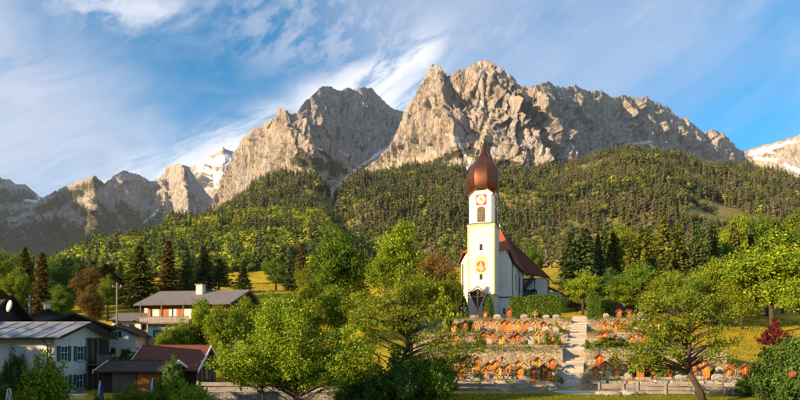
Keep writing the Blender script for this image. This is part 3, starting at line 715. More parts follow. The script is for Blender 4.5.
for k in range(10):
    q = k*math.pi/5+.15; MB().prism([(1.18*math.cos(q-.09), 10.4+1.74*math.sin(q-.09)), (1.52*math.cos(q), 10.4+2.2*math.sin(q)), (1.18*math.cos(q+.09), 10.4+1.74*math.sin(q+.09))], -.03, .05).build('painted_ray', MT['gold'], mu)
# belfry with a gable on each side
B2 = 2.48; c_ = .5; y0 = H
bf = MB()
oc = [(-B2+c_, -B2), (B2-c_, -B2), (B2, -B2+c_), (B2, B2-c_), (B2-c_, B2), (-B2+c_, B2), (-B2, B2-c_), (-B2, -B2+c_)]
bf.hexa  # octagonal drum
bf.add([(x, y0+y, 18.5) for x, y in oc]+[(x, y0+y, 24.1) for x, y in oc], [tuple(range(8))[::-1], tuple(range(8, 16))]+[(i, (i+1) % 8, 8+(i+1) % 8, 8+i) for i in range(8)])
be = bf.build('belfry', MT['plaster'], ch)
for k in range(4):
    ang = k*math.pi/2; ca, sa = math.cos(ang), math.sin(ang)
    rot = lambda p: (p[0]*ca-(p[1])*sa, y0+p[0]*sa+p[1]*ca, p[2])
    def rb(poly, ya, yb, name, m, par):
        mb = MB(); mb.prism(poly, ya, yb); mb.v = [rot(q) for q in mb.v]; return mb.build(name, m, par)
    w = B2-c_+.25
    rb([(-w, 23.9), (w, 23.9), (w, 24.15), (0, 26.1), (-w, 24.15)], -B2-.04, -B2+1.2, 'gable', MT['plaster'], be)
    for s_ in (-1, 1):
        rb([(0, 26.1), (s_*(w+.2), 24.0), (s_*(w+.2), 24.16), (0, 26.28)], -B2-.22, -B2+1.3, 'gable_roof', MT['copper'], be)
    lv = rb([(-.78, 18.75), (.78, 18.75)]+[(.78*math.cos(a), 21.25+.55*math.sin(a)) for a in np.linspace(0, math.pi, 9)], -B2-.02, -B2+.1, 'belfry_opening', MT['wood'], be)
    for j in range(8):
        mb = MB(); mb.box(-.70, .70, -B2-.07, -B2-.021, 18.95+j*.31, 19.10+j*.31); mb.v = [rot(q) for q in mb.v]; mb.build('louver_slat', MT['wood'], lv)
    ck = rb([(-.98, 22.1), (.98, 22.1), (.98, 24.06), (-.98, 24.06)], -B2-.08, -B2, 'clock', MT['red'], be)
    rb([(.86*math.cos(q), 23.08+.86*math.sin(q)) for q in np.linspace(0, 2*math.pi, 24, False)], -B2-.10, -B2-.02, 'clock_face', MT['white'], ck)
    rb([(.50*math.cos(q), 23.08+.50*math.sin(q)) for q in np.linspace(0, 2*math.pi, 20, False)], -B2-.115, -B2-.02, 'dial_center', pm('dial_ochre', (.50, .36, .14), (.62, .48, .22), 3., .7, 0), ck)
    hd = MB()
    for hr in range(12):
        q = hr*math.pi/6; hd.tube([(.60*math.cos(q), -B2-.115, 23.08+.60*math.sin(q)), (.80*math.cos(q), -B2-.115, 23.08+.80*math.sin(q))], .035, 4)
    hd.v = [rot(q) for q in hd.v]; tag(hd.build('hour_ring', MT['iron'], ck), kind='stuff')
    for ln, q in ((.72, 1.9), (.5, -.5)):
        mb = MB().tube([(0, -B2-.13, 23.08), (ln*math.cos(q), -B2-.13, 23.08+ln*math.sin(q))], .05, 4); mb.v = [rot(p_) for p_ in mb.v]; mb.build('clock_hand', MT['iron'], ck)
# onion dome of eight copper gores
on = MB().lathe([(2.3, 24.0), (2.3, 24.9), (1.0, 26.5)], 8, (0, y0, 0)).build('onion_dome', MT['copper'], ch)
prof = [(2.25, 24.3), (2.85, 25.1), (3.22, 26.2), (3.38, 27.4), (3.3, 28.5), (2.95, 29.6), (2.32, 30.6), (1.6, 31.4), (.95, 32.15), (.5, 33.0), (.3, 33.9), (.17, 35.0)]
zf = np.linspace(24.3, 35.0, 30); pr = np.interp(zf, [q[1] for q in prof], [q[0] for q in prof])
pr = np.convolve(np.r_[pr[0], pr, pr[-1]], [.25, .5, .25], 'valid')
for g in range(8):
    a0 = g*math.pi/4+math.pi/8; V = []
    for r_, z_ in zip(pr, zf):
        for s_ in range(5):
            q = a0+math.pi/4*(s_/4)*.994; bulge = 1-.062*math.sin(math.pi*s_/4)
            V.append((r_*bulge*math.cos(q), y0+r_*bulge*math.sin(q), z_))
    link('copper_panel', mesh_np('copper_panel', V, grid_faces(30, 5), True), MT['copper'], on)
    sm = MB().tube([(pr[i]*1.0*math.cos(a0), y0+pr[i]*math.sin(a0), zf[i]) for i in range(0, 30, 2)], .055, 4); sm.build('standing_seam', MT['copper'], on)
rod = MB().tube([(0, y0, 34.8), (0, y0, 38.3)], .045, 6).build('spire_rod', MT['gilt'], on)
MB().lathe([(.02, -.32), (.25, -.2), (.33, 0), (.25, .2), (.02, .32)], 12, (0, y0, 35.9)).build('gilded_ball', MT['gilt'], on)
MB().box(-.42, .42, y0-.05, y0+.05, 37.5, 37.6).build('cross_arm', MT['gilt'], on)
# nave
nv = MB(); nv.prism([(-5.2, -2.5), (5.1, -2.5), (5.1, 11.5), (4.1, 13.7), (-4.1, 13.7), (-5.2, 11.8)], 5.2, 25.2)
na = nv.build('nave', MT['plaster'], ch)
MB().box(5.1, 10.3, 25.0, 33, -2.5, 10.5).build('sacristy', MT['plaster'], ch)
MB().box(10.3, 13.2, 29, 35, -2.5, 7.4).build('annex', MT['plaster'], ch)
rf = MB()
Apx, Bpx = (0, 21.5, 21.6), (0, 30., 21.6)
El, Er = (-4.75, 4.8, 13.75), (4.85, 4.8, 13.75); Vl, Vr = (-5.7, 4.8, 11.6), (5.6, 4.8, 11.35)
Cn = (5.6, 24.6, 11.35); Wn = (10.8, 24.6, 10.35); Wb = (10.8, 34, 10.35); Lb = (-5.7, 34, 11.6)
roof = empty('roof', (0, 0, 0)); roof.parent = ch
def face(pts, name, m):
    mb = MB(); mb.slab(pts, .16); return mb.build(name, m, roof)
face([El, Er, Apx], 'hip_slope', MT['tile_red'])  # same roof in a brighter tile: the sunlight here is put into the colour
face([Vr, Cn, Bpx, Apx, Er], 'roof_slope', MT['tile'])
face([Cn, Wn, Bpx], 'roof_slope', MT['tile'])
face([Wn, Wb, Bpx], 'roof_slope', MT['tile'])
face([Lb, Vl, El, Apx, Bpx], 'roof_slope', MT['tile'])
face([(10.2, 28.6, 8.6), (13.7, 28.6, 6.9), (13.7, 35.4, 6.9), (10.2, 35.4, 8.6)], 'roof_slope', MT['tile'])
for p0, p1 in ((Er, Apx), (Apx, Bpx), (Bpx, Wn), (El, Apx)):
    MB().tube([Vector(p0)+Vector((0, 0, .16)), Vector(p1)+Vector((0, 0, .16))], .13, 6).build('ridge_tile', MT['tile_red'], roof)
MB().lathe([(.05, -.3), (.06, .2), (.2, .4), (.22, .6), (.05, .8), (.03, 1.2)], 8, (0, 21.5, 21.7)).build('finial', MT['white'], roof)
for p0, p1 in ((Vr, Cn), (Cn, Wn)):
    MB().tube([Vector(p0)+Vector((.05, 0, -.02)), Vector(p1)+Vector((.05, -.05, -.02))], .12, 6).build('gutter', MT['iron'], roof)
# side wall furniture of the nave (face x = 5.1)
def side_win(y, z, w, h, arch=False, m='glass'):
    poly = [(y-w/2, z), (y+w/2, z)] + ([(y+w/2*math.cos(a), z+h-w/2+w/2*math.sin(a)) for a in np.linspace(0, math.pi, 9)] if arch else [(y+w/2, z+h), (y-w/2, z+h)])
    mb = MB(); mb.prism(poly, 5.0, 5.125); mb.v = [(q[1], q[0], q[2]) for q in mb.v]; o = mb.build('window', MT[m], na)
    fr = [(y+(a-y)*1.2, z+h/2+(b-z-h/2)*1.08) for a, b in poly]
    mb = MB(); mb.prism(fr, 5.0, 5.112); mb.v = [(q[1], q[0], q[2]) for q in mb.v]; mb.build('window_frame', MT['plaster_warm'], o)
for y in (11.5, 17.5): side_win(y, 6.2, 1.3, 3.8, True)
for y in (12., 18.): side_win(y, 3.2, 1.2, 1.5)
slot(na, 3.7, 1.0, .55, 1.2, y=5.2, glass='glass')
for y, nm in ((5.6, 0), (14.8, 0)):
    MB().tube([(5.28, y, 11.3), (5.28, y, -.3)], .09, 6).build('downpipe', MT['iron'], na)
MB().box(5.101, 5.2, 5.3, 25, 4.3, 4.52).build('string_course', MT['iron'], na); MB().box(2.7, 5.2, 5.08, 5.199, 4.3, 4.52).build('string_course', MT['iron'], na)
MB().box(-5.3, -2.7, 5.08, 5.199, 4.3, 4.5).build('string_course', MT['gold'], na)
MB().tube([(-4.9, 5.05, 11.6), (-4.9, 5.05, -.3)], .08, 6).build('downpipe', MT['iron'], na)
slot(ch, 7.4, 4.2, 1.5, 3.8, y=25.0, glass='glass', arch=True)
slot(ch, 9.3, 4.2, .5, 1.1, y=25.0, glass='glass')
# dark outside stair in the corner
es = empty('outside_stair', (0, 0, 0)); es.parent = ch
for k in range(3):
    z = 2.2+k*2.6; x0, x1 = (5.3, 7.6) if k % 2 == 0 else (7.6, 5.3)
    mb = MB(); mb.slab([(x0, 22.9, z), (x1, 22.9, z+2.6), (x1, 23.9, z+2.6), (x0, 23.9, z)], .18); mb.build('flight', MT['iron'], es)
    MB().box(5.25, 7.9, 22.8, 24.6, z+2.55, z+2.72).build('landing', MT['iron'], es)
    mb = MB(); mb.slab([(x0, 22.86, z+.5), (x1, 22.86, z+3.1), (x1, 22.86, z+3.7), (x0, 22.86, z+1.1)], .05); mb.build('guard_panel', MT['iron'], es)
for x in (5.35, 7.8): MB().box(x-.08, x+.08, 22.8, 22.95, -1, 10).build('post', MT['iron'], es)
# wayside cross with a small roof
wc = at(477.5, 318.5, 101.5); wc.z = tz(wc.x, wc.y); cr = empty('wayside_cross', wc, -R(8)); tag(cr, 'tall wooden wayside crucifix under a pitched roof before the church tower', 'crucifix')
MB().box(-.14, .14, -.12, .12, -.2, 5.6).build('post', MT['wood_orange'], cr)
MB().box(-1.05, 1.05, -.16, -.02, 4.1, 4.32).build('cross_beam', MT['wood_orange'], cr)
for s_ in (-1, 1):
    mb = MB(); mb.slab([(0, -.75, 6.15), (0, .45, 6.15), (s_*1.75, .45, 4.75), (s_*1.75, -.75, 4.75)], .09*s_); mb.build('roof_board', MT['wood'], cr)
    mb = MB(); mb.slab([(s_*1.5, .05, 4.85), (s_*.15, .05, 1.9), (s_*.15, .05, 5.6)], .05); mb.build('back_board', MT['wood_dark'], cr)
fg = MB(); fg.tube([(0, -.28, 2.55), (.03, -.30, 3.1), (0, -.28, 3.5), (0, -.27, 3.9), (0, -.27, 4.12)], [.06, .1, .13, .16, .07], 8)
fg.tube([(-.85, -.24, 4.28), (-.4, -.26, 4.1), (0, -.27, 4.0), (.4, -.26, 4.1), (.85, -.24, 4.28)], [.04, .055, .08, .055, .04], 6)
fg.lathe([(.03, -.15), (.1, -.08), (.12, .02), (.08, .13), (.02, .16)], 10, (.03, -.32, 4.3))
fg.build('carved_figure', MT['skin'], cr, True)
# ------------------------------------------------------------------ houses (local: x along the ridge, y away, gable ends at x0 / x1)
def px_of(x, Y): return (x-400)/F*Y
def pz_of(y, Y): return CZ+(HY-y)/F*Y
def roof_two(par, x0, x1, y0, y1, ze, zr, oh, th, m, oe=.7, seams=0, verge=None, names=('roof',)):
    """two slopes, ridge along x at mid y, overhang oh at gables and oe at eaves"""
    ym = (y0+y1)/2; sl = (zr-ze)/(ym-y0); ya, yb = y0-oe, y1+oe; za = ze-oe*sl
    r = empty('roof'); r.parent = par
    if not seams:
        for s_, yy in ((0, ya), (1, yb)):
            mb = MB(); pts = [(x0-oh, yy, za), (x1+oh, yy, za), (x1+oh, ym, zr), (x0-oh, ym, zr)]
            if s_: pts = pts[::-1]
            mb.slab(pts, th); mb.build('roof_slope', m, r)
    else:
        w = (x1-x0+2*oh)/seams
        for yy in (ya, yb):
            me = None
            for k in range(seams):
                mb = MB(); pts = [(0, yy, za), (w-.02, yy, za), (w-.02, ym, zr), (0, ym, zr)]
                if yy == yb: pts = pts[::-1]
                if me is None:
                    mb.slab(pts, th); me = mb.mesh('roof_panel'); me.materials.append(m)
                    sb = MB(); q = [(w-.03, yy, za+th), (w+.03, yy, za+th), (w+.03, ym, zr+th), (w-.03, ym, zr+th)]
                    if yy == yb: q = q[::-1]
                    sb.slab(q, .06); ms = sb.mesh('standing_seam'); ms.materials.append(m)
                o = link('roof_panel', me, None, r); o.location.x = x0-oh+k*w
                o = link('standing_seam', ms, None, r); o.location.x = x0-oh+k*w
    MB().tube([(x0-oh, ym, zr+th), (x1+oh, ym, zr+th)], .09, 6).build('ridge_cap', m, r)
    vm = verge or MT['wood_dark']
    for xx in (x0-oh-.03, x1+oh+.03):
        for yy in (ya, yb):
            mb = MB(); mb.hexa([(xx-.04, yy, za-.10), (xx+.04, yy, za-.10), (xx+.04, ym, zr-.10), (xx-.04, ym, zr-.10)], [(xx-.04, yy, za+th+.05), (xx+.04, yy, za+th+.05), (xx+.04, ym, zr+th+.05), (xx-.04, ym, zr+th+.05)])
            mb.build('bargeboard', vm, r)
    return r
def gable_body(par, x0, x1, y0, y1, zb, ze, zr, m, name='wall'):
    ym = (y0+y1)/2; mb = MB(); mb.prism([(y0, zb), (y1, zb), (y1, ze), (ym, zr), (y0, ze)], x0, x1); mb.v = [(q[1], q[0], q[2]) for q in mb.v]
    return mb.build(name, m, par)
def win(par, org, ux, w, h, m='glass', frame='white', shut=None, cross=True, sill=True):
    """window at org (bottom centre) on a wall; ux = unit vector along the wall (outward = ux x z)"""
    ux = Vector(ux); nz = ux.cross(Vector((0, 0, 1))); org = Vector(org)
    def piece(a0, a1, z0, z1, d0, d1):
        P_ = lambda a, d, z: org+ux*a+nz*d+Vector((0, 0, z))
        return [P_(a0, d0, z0), P_(a1, d0, z0), P_(a1, d1, z0), P_(a0, d1, z0)], [P_(a0, d0, z1), P_(a1, d0, z1), P_(a1, d1, z1), P_(a0, d1, z1)]
    o = MB().hexa(*piece(-w/2, w/2, 0, h, -.06, .02)).build('window', MT[m], par)
    t = .05
    f = MB()
    for q in ((-w/2-t, w/2+t, -t, 0), (-w/2-t, w/2+t, h, h+t), (-w/2-t, -w/2, 0, h), (w/2, w/2+t, 0, h)): f.hexa(*piece(q[0], q[1], q[2], q[3], -.05, .05))
    if cross: f.hexa(*piece(-.02, .02, 0, h, -.05, .04)); f.hexa(*piece(-w/2, w/2, h*.55, h*.55+.05, -.05, .038))
    f.build('window_frame', MT[frame], o)
    if sill: MB().hexa(*piece(-w/2-.12, w/2+.12, -.14, -.075, -.05, .14)).build('sill', MT['stone'], o)
    if shut:
        for s_ in (-1, 1):
            a, b = sorted((s_*(w/2+.09), s_*(w/2+.09+w*.52)))
            MB().hexa(*piece(a, b, -.05, h+.05, .01, .07)).build('shutter', MT[shut], o)
    return o

# --- white house with the sheet-metal roof
h1 = empty('house', (-32, 50, .4)); tag(h1, 'white house with grey sheet-metal roof and green shutters', 'house')
gable_body(h1, -18, 0, 0, 8, -1.6, 5.5, 6.7, MT['plaster'])
roof_two(h1, -18, 0, 0, 8, 5.52, 6.75, 1.1, .10, MT['metal_roof'], 1.0, seams=14)
for y_, z_ in ((1.4, 3.1), (4.0, 3.1), (1.5, .3), (3.9, .3)):
    win(h1, (0, y_, z_), (0, 1, 0), .95, 1.35, shut='green_paint')
win(h1, (-17, 0, 3.3), (1, 0, 0), 1.0, 1.2, frame='wood_dark')
MB().tube([(-.55, -.9, 5.1), (-.55, -.12, 4.7), (-.55, -.12, -.6)], .06, 6).build('downpipe', MT['iron'], h1)
MB().tube([(-19, -1.05, 5.2), (1.1, -1.05, 5.2)], .09, 6).build('gutter', MT['iron'], h1)
for k in range(9):
    y_ = 5.0+k*.33; MB().box(.004, .06, y_, y_+.315, -.8, min(5.35, 5.5+(6.7-5.5)*(1-abs(y_+.16-4)/4)-.1)).build('wall_plank', MT['wood_dark' if k % 3 else 'wood'], h1)
bl = empty('balcony'); bl.parent = h1
MB().box(.062, 1.0, 5.2, 8.0, 2.5, 2.62).build('balcony_floor', MT['wood'], bl)
for k in range(9): MB().box(.95, 1.0, 5.22+k*.31, 5.22+k*.31+.27, 2.66, 3.45).build('balcony_board', MT['wood'], bl)
MB().box(.92, 1.04, 5.15, 8.0, 3.453, 3.55).build('handrail', MT['wood'], bl)
stp = empty('outside_steps'); stp.parent = h1
for k in range(5): MB().box(1.0+.0*k, 3.0, -1.6+.34*k, -1.2+.34*k, -1.4, -.9+k*.24).build('step', MT['white'], stp)

# --- dark-roofed neighbour at the edge, with a dish
h0 = empty('house', (-46.5, 58, 2.4), R(0)); tag(h0, 'dark brown gable roof at the edge of the picture behind the white house', 'house')
gable_body(h0, -12, 0, 0, 10, -2.5, 4.6, 8.4, MT['wood_dark']); roof_two(h0, -12, 0, 0, 10, 4.6, 8.4, 1.2, .18, MT['tile_dark'], 1.2)
dp = at(9.5, 306, 60.); ds = empty('satellite_dish', (dp.x, dp.y, dp.z)); tag(ds, 'pale round satellite dish on the dark roof edge', 'satellite dish')
dm = MB(); dm.lathe([(.0, -.18), (.35, -.13), (.62, -.02), (.68, .05)], 18); dd = dm.build('dish', MT['white'], ds, True); dd.rotation_euler = (R(80), 0, R(-35))
MB().tube([(0, .1, -1.0), (0, .12, 0)], .05, 6).build('mast', MT['iron'], ds); MB().tube([(0, 0, 0), (.35, -.6, .1)], .025, 5).build('feed_arm', MT['iron'], ds)

# --- house with broad dark gable behind
ga = at(70.5, 343, 68); h2 = empty('house', (ga.x, ga.y, .6), R(-58)); tag(h2, 'house with broad dark-brown gable roof behind the white house', 'house')
zr = pz_of(312.5, 68)-.6
gable_body(h2, -8, 0, -4.0, 4.0, -2, zr-1.75, zr-.25, MT['wood_dark']); roof_two(h2, -8, 0, -4.0, 4.0, zr-1.75, zr-.2, 1.3, .16, MT['tile_dark'], .9)
h2.location = (ga.x, ga.y+.6, .6)
# --- small brown roof with chimney further back
gb = at(48, 330, 84); hb = empty('house', (gb.x, gb.y, 4.0), R(-55)); tag(hb, 'low brown-roofed house with a pale chimney far behind the white house', 'house')
zr = pz_of(308.5, 84)-4.0
gable_body(hb, -10, 0, -4.2, 4.2, -2, zr-2.1, zr-.2, MT['wood']); roof_two(hb, -10, 0, -4.2, 4.2, zr-2.1, zr-.2, 1.0, .16, MT['tile'], .8)
cm = MB().box(-3.2, -2.4, -.4, .4, zr-.8, zr+.9).build('chimney', MT['plaster_warm'], hb); MB().box(-3.35, -2.25, -.55, .55, zr+.901, zr+1.05).build('chimney_cap', MT['stone'], cm)
# --- second white house, gable to the front
gc = at(117, 362, 80); h3 = empty('house', (gc.x, gc.y, gc.z), R(-78)); tag(h3, 'white house with brown roof, small windows and a green door', 'house')
zr = pz_of(325, 80)-gc.z
gable_body(h3, -9, 0, -2.6, 2.6, -2, zr-1.35, zr-.2, MT['plaster']); roof_two(h3, -9, 0, -2.6, 2.6, zr-1.35, zr-.15, .9, .14, MT['tile_dark'], .8)
win(h3, (0, -.3, zr-1.755), (0, 1, 0), .8, .75, shut='wood_dark'); win(h3, (0, -.5, 1.2), (0, 1, 0), .7, .9, cross=False)
dr = MB().box(-.03, .05, .55, 1.45, -.1, 1.9).build('door', MT['green_paint'], h3); MB().box(.05, .10, 1.3, 1.36, .9, 1.05).build('handle', MT['iron'], dr)
MB().tube([(.1, -2.55, zr-1.5), (.1, -2.55, -.5)], .06, 6).build('downpipe', MT['iron'], h3)
h3b = empty('house_wing', (gc.x-3.6, gc.y+1.2, gc.z), R(-6)); tag(h3b, 'white side wing with dark eaves between the two white houses', 'house')
gable_body(h3b, -3.4, 1.2, 0, 6, -2, 4.0, 5.3, MT['plaster']); roof_two(h3b, -3.4, 1.2, 0, 6, 4.0, 5.3, .5, .14, MT['tile_dark'], .9)
# --- pale house under the pole
gd = at(128, 330, 92); h4 = empty('house', (gd.x, gd.y, gd.z-1.0), R(4)); tag(h4, 'low cream house with flat-pitched grey roof beside the utility pole', 'house')
zr = pz_of(313.5, 95)-gd.z+1
gable_body(h4, -2.6, 4.4, 0, 7, -2, zr-1.3, zr-.1, MT['plaster_warm']); roof_two(h4, -2.6, 4.4, 0, 7, zr-1.3, zr-.1, .6, .14, MT['slate'], .7)
cm = MB().box(1.2, 1.9, 3.8, 4.4, zr-.6, zr+1.0).build('chimney', MT['plaster'], h4)
for x_ in (-1.5, .6, 2.6): win(h4, (x_, 0, zr-2.9), (1, 0, 0), .8, .9, frame='wood_dark')
# --- wooden chalet
C0 = at(226, 338, 84.); h5 = empty('chalet', (C0.x, C0.y, C0.z-.4), R(-11)); tag(h5, 'orange-brown wooden chalet with grey roof, balcony and chimney', 'house')
zb = C0.z-.4; ze = pz_of(302.5, 85)-zb; zr = pz_of(291.5, 89)-zb
gable_body(h5, -13.6, 0, 0, 10, -2.5, ze+.1, zr-.1, MT['wood_orange'], 'timber_wall')
MB().box(-13.65, .04, -.05, 10.05, -2.6, ze-3.4).build('ground_floor_wall', MT['plaster_warm'], h5)
roof_two(h5, -13.6, 0, 0, 10, ze+.1, zr, 1.5, .2, MT['slate'], 1.4, verge=MT['wood'])
gw = MB().prism([(.4, ze-2.7), (9.6, ze-2.7), (9.6, ze), (5, zr-.4), (.4, ze)], .003, .06); gw.v = [(q[1], q[0], q[2]) for q in gw.v]; gw.build('gable_shade_cladding', MT['wood_dark'], h5)  # gable turned from the sun; its shade is put into a dark wood sheet
bal = empty('balcony'); bal.parent = h5
MB().box(-14.2, -5.5, -1.3, -.06, ze-3.4, ze-3.25).build('balcony_floor', MT['wood'], bal)
for k in range(24):
    x_ = -14.15+k*.36; MB().box(x_, x_+.30, -1.32, -1.27, ze-3.2, ze-2.3).build('balcony_board', MT['wood_grey'], bal)
MB().box(-14.25, -5.4, -1.38, -1.22, ze-2.295, ze-2.2).build('handrail', MT['wood'], bal)
for x_ in (-14.1, -10.4, -6.6): MB().box(x_-.08, x_+.08, -1.2, -1.06, ze-3.25, ze).build('balcony_post', MT['wood'], bal)
for x_ in (-12.3, -9.2, -6.6): win(h5, (x_, 0, ze-2.5), (1, 0, 0), 1.25, 1.45, m='plaster', shut='wood_orange')
for x_ in (-11.6, -8.0): win(h5, (x_, -.05, ze-5.4), (1, 0, 0), .9, 1.1, shut='green_paint')
cm = MB().box(-7.1, -6.0, 3.2, 4.2, zr-1.0, zr+1.0).build('chimney', MT['plaster_warm'], h5); MB().box(-7.25, -5.85, 3.05, 4.35, zr+1.001, zr+1.16).build('chimney_cap', MT['stone'], cm)
MB().tube([(-4.2, 4.9, zr), (-4.2, 4.9, zr+1.7)], .03, 5).tube([(-4.7, 4.9, zr+1.5), (-3.7, 4.9, zr+1.5)], .02, 5).build('aerial', MT['iron'], h5)
# --- barn: front lean-to with doors, taller rear part
b1 = empty('shed', (-29.0, 52.6, .3)); tag(b1, 'low brown-roofed shed with an orange plank door behind the garden', 'shed')
ze = pz_of(372.5, 52)-.3; zr = pz_of(361.5, 54.8)-.3
gable_body(b1, 0, 6.1, 0, 4.2, -1.2, ze+.25, zr-.08, MT['wood_dark']); roof_two(b1, 0, 6.1, 0, 4.2, ze+.25, zr, .5, .12, MT['tile_dark'], .7, verge=MT['white'])
for k in range(8):
    x_ = 1.0+k*.29; MB().box(x_, x_+.275, -.06, -.003, -.6, ze+.1).build('wall_plank', MT['wood'], b1)
dr = empty('plank_door'); dr.parent = b1
for k in range(8):
    x_ = 3.4+k*.28; MB().box(x_, x_+.27, -.09, -.003, -.6, ze+.12).build('door_plank', MT['wood_orange'], dr)
b2 = empty('barn', (-28.3, 57.2, .3)); tag(b2, 'dark timber barn with reddish tile roof and white bargeboards', 'barn')
zr = pz_of(346.8, 60.3)-.3; ze = zr-2.05
gable_body(b2, 0, 6.7, 0, 6.2, -1.2, ze, zr-.08, MT['wood_dark']); roof_two(b2, 0, 6.7, 0, 6.2, ze, zr, .5, .14, MT['tile'], .8, verge=MT['white'])
for k in range(14):
    y_ = .1+k*.43; h_ = ze+(zr-ze)*(1-abs(y_+.2-3.1)/3.1)-.15; MB().box(6.702, 6.76, y_, y_+.40, -.9, h_).build('gable_plank', MT['wood_dark'] if k % 3 else MT['wood'], b2)
win(b2, (6.76, 2.9, 1.1), (0, 1, 0), .7, .9, frame='wood_grey')

# ------------------------------------------------------------------ poles and wires
def pole(x, ytop, Y, label, arm=.8):
    p = at(x, ytop, Y); zb = float(gz(p.x, p.y)); t = empty('utility_pole', (p.x, p.y, zb)); h = p.z-zb
    MB().tube([(0, 0, -.3), (0, 0, h)], [.16, .11], 8).build('mast', MT['wood_grey'], t)
    MB().box(-arm, arm, -.06, .06, h-.55, h-.43).build('crossarm', MT['wood'], t)
    for s_ in (-1, 0, 1): MB().lathe([(.05, 0), (.08, .08), (.05, .2), (.02, .26)], 8, (s_*arm*.85, 0, h-.43 if s_ else h)).build('insulator', MT['white'], t)
    tag(t, label, 'utility pole', 'wooden utility poles'); return p, h
pA, hA = pole(117, 284, 90, 'tall wooden utility pole beside the chalet')
pB, hB = pole(29.5, 297, 78, 'shorter wooden pole above the brown roofs', .5)
def wire(a, b, sag, label):
    pts = [a.lerp(b, t)-Vector((0, 0, sag*4*t*(1-t))) for t in np.linspace(0, 1, 24)]
    tag(MB().tube(pts, .028, 4).build('overhead_wire', MT['iron']), label, 'wire', 'overhead wires')
for dz, nm in ((-.45, 'lower'), (.2, 'upper')):
    wire(Vector((pA.x, pA.y, pA.z+dz)), Vector((pB.x, pB.y, pB.z+dz*.5)), 1.6, f'{nm} overhead wire sagging between the two poles')
wire(Vector((pB.x, pB.y, pB.z-.2)), Vector((pB.x-40, pB.y-10, pB.z+1)), .8, 'overhead wire leaving the shorter pole towards the edge')
wire(Vector((pA.x, pA.y, pA.z-.3)), at(154, 300, 90.), .3, 'overhead wire from the tall pole to the chalet roof')

# ------------------------------------------------------------------ fences and front walls
def fence(x0, x1, Y, zb, rows, hb, posts, label, seed, dY=0.):
    rr = random.Random(seed); t = empty('plank_fence', (x0, Y, zb)); L_ = x1-x0
    for z in rows:
        k = max(1, round(L_/3.4)); w = L_/k
        for j in range(k):
            dz, dz2 = rr.uniform(-.03, .03), rr.uniform(-.03, .03)
            mb = MB(); a, b = j*w+.02, (j+1)*w-.02; ya, yb = dY*a/L_, dY*b/L_
            mb.hexa([(a, ya-.035, z+dz), (b, yb-.035, z+dz2), (b, yb+.01, z+dz2), (a, ya+.01, z+dz)], [(a, ya-.035, z+dz+hb), (b, yb-.035, z+dz2+hb), (b, yb+.01, z+dz2+hb), (a, ya+.01, z+dz+hb)])
            bev(mb.build('plank', MT['wood_grey'], t), .012)
    for k in range(posts):
        a = L_*k/(posts-1); y_ = dY*a/L_
        bev(MB().box(a-.09, a+.09, y_-.15, y_-.04, -.3, rows[-1]+hb+.10).build('post', MT['wood_grey'], t), .015)
    tag(t, label, 'fence', 'weathered plank fences'); return t
zf = pz_of(393, 52.)
fence(px_of(446, 52), px_of(547, 52), 52., zf, [.12, .58], .36, 4, 'grey plank fence below the graves, between bushy tree and stairs', 1)
fence(px_of(601, 52), px_of(650, 52), 52.6, zf+.12, [.2, .52], .26, 3, 'grey plank fence just beyond the foot of the stairs', 2)
fence(px_of(640, 50), px_of(722, 50), 50.6, zf, [.08, .42, .78], .28, 4, 'three-plank grey fence behind the crooked tree trunk', 3, -.6)
fence(px_of(198, 48.6), px_of(364, 48.6), 48.6, pz_of(391.5, 48.6), [.10, .50], .33, 5, 'grey plank fence on top of the garden stone wall', 4)
w0 = empty('garden_wall', (px_of(196, 48.6), 48.6, -1.6)); tag(w0, 'grey rubble stone garden wall under the plank fence', 'wall')
LL = px_of(368, 48.6)-px_of(196, 48.6); zt = pz_of(392, 48.6)+1.6
MB().box(0, LL, -.25, .25, 0, zt).build('wall_face', MT['rubble_grey'], w0)
for k in range(11): bev(MB().box(k*LL/11+.01, (k+1)*LL/11-.01, -.32, .32, zt+.003, zt+.09).build('coping_stone', MT['stone'], w0), .02)
w1 = empty('garden_wall', (px_of(722, 51), 50.4, .2)); tag(w1, 'low stone wall with coping at the end of the fence', 'wall')
LL = 4.4; MB().box(0, LL, -.2, .2, -.4, .75).build('wall_face', MT['rubble'], w1)
for k in range(4): bev(MB().box(k*LL/4+.01, (k+1)*LL/4-.01, -.28, .28, .753, .85).build('coping_stone', MT['stone'], w1), .02)
# boulder heap on the path
for k, (x_, Y_, s_) in enumerate([(603, 50.5, .5), (612, 50.3, .62), (620, 50.6, .45), (628, 50.4, .7), (637, 50.5, .5)]):
    mb = MB(); bm = bmesh.new(); bmesh.ops.create_icosphere(bm, subdivisions=2, radius=1)
    for v_ in bm.verts:
        q = 1+.22*float(fbm(v_.co.x*1.3+k*5, v_.co.y*1.3, v_.co.z*1.3, 3, k)); v_.co = Vector((v_.co.x*q*s_*1.5, v_.co.y*q*s_, v_.co.z*q*s_*.45))
    me = bpy.data.meshes.new('boulder'); bm.to_mesh(me); bm.free()
    o = link('boulder', me, MT['stone']); o.location = (px_of(x_, Y_), Y_, .5)
    tag(o, ['pale flat boulder nearest the stair foot', 'second pale flat boulder from the stair foot', 'small middle boulder of the row by the path', 'largest pale boulder on the path below the fence', 'boulder at the fence end of the row on the path'][k], 'boulder', 'boulders beside the path')
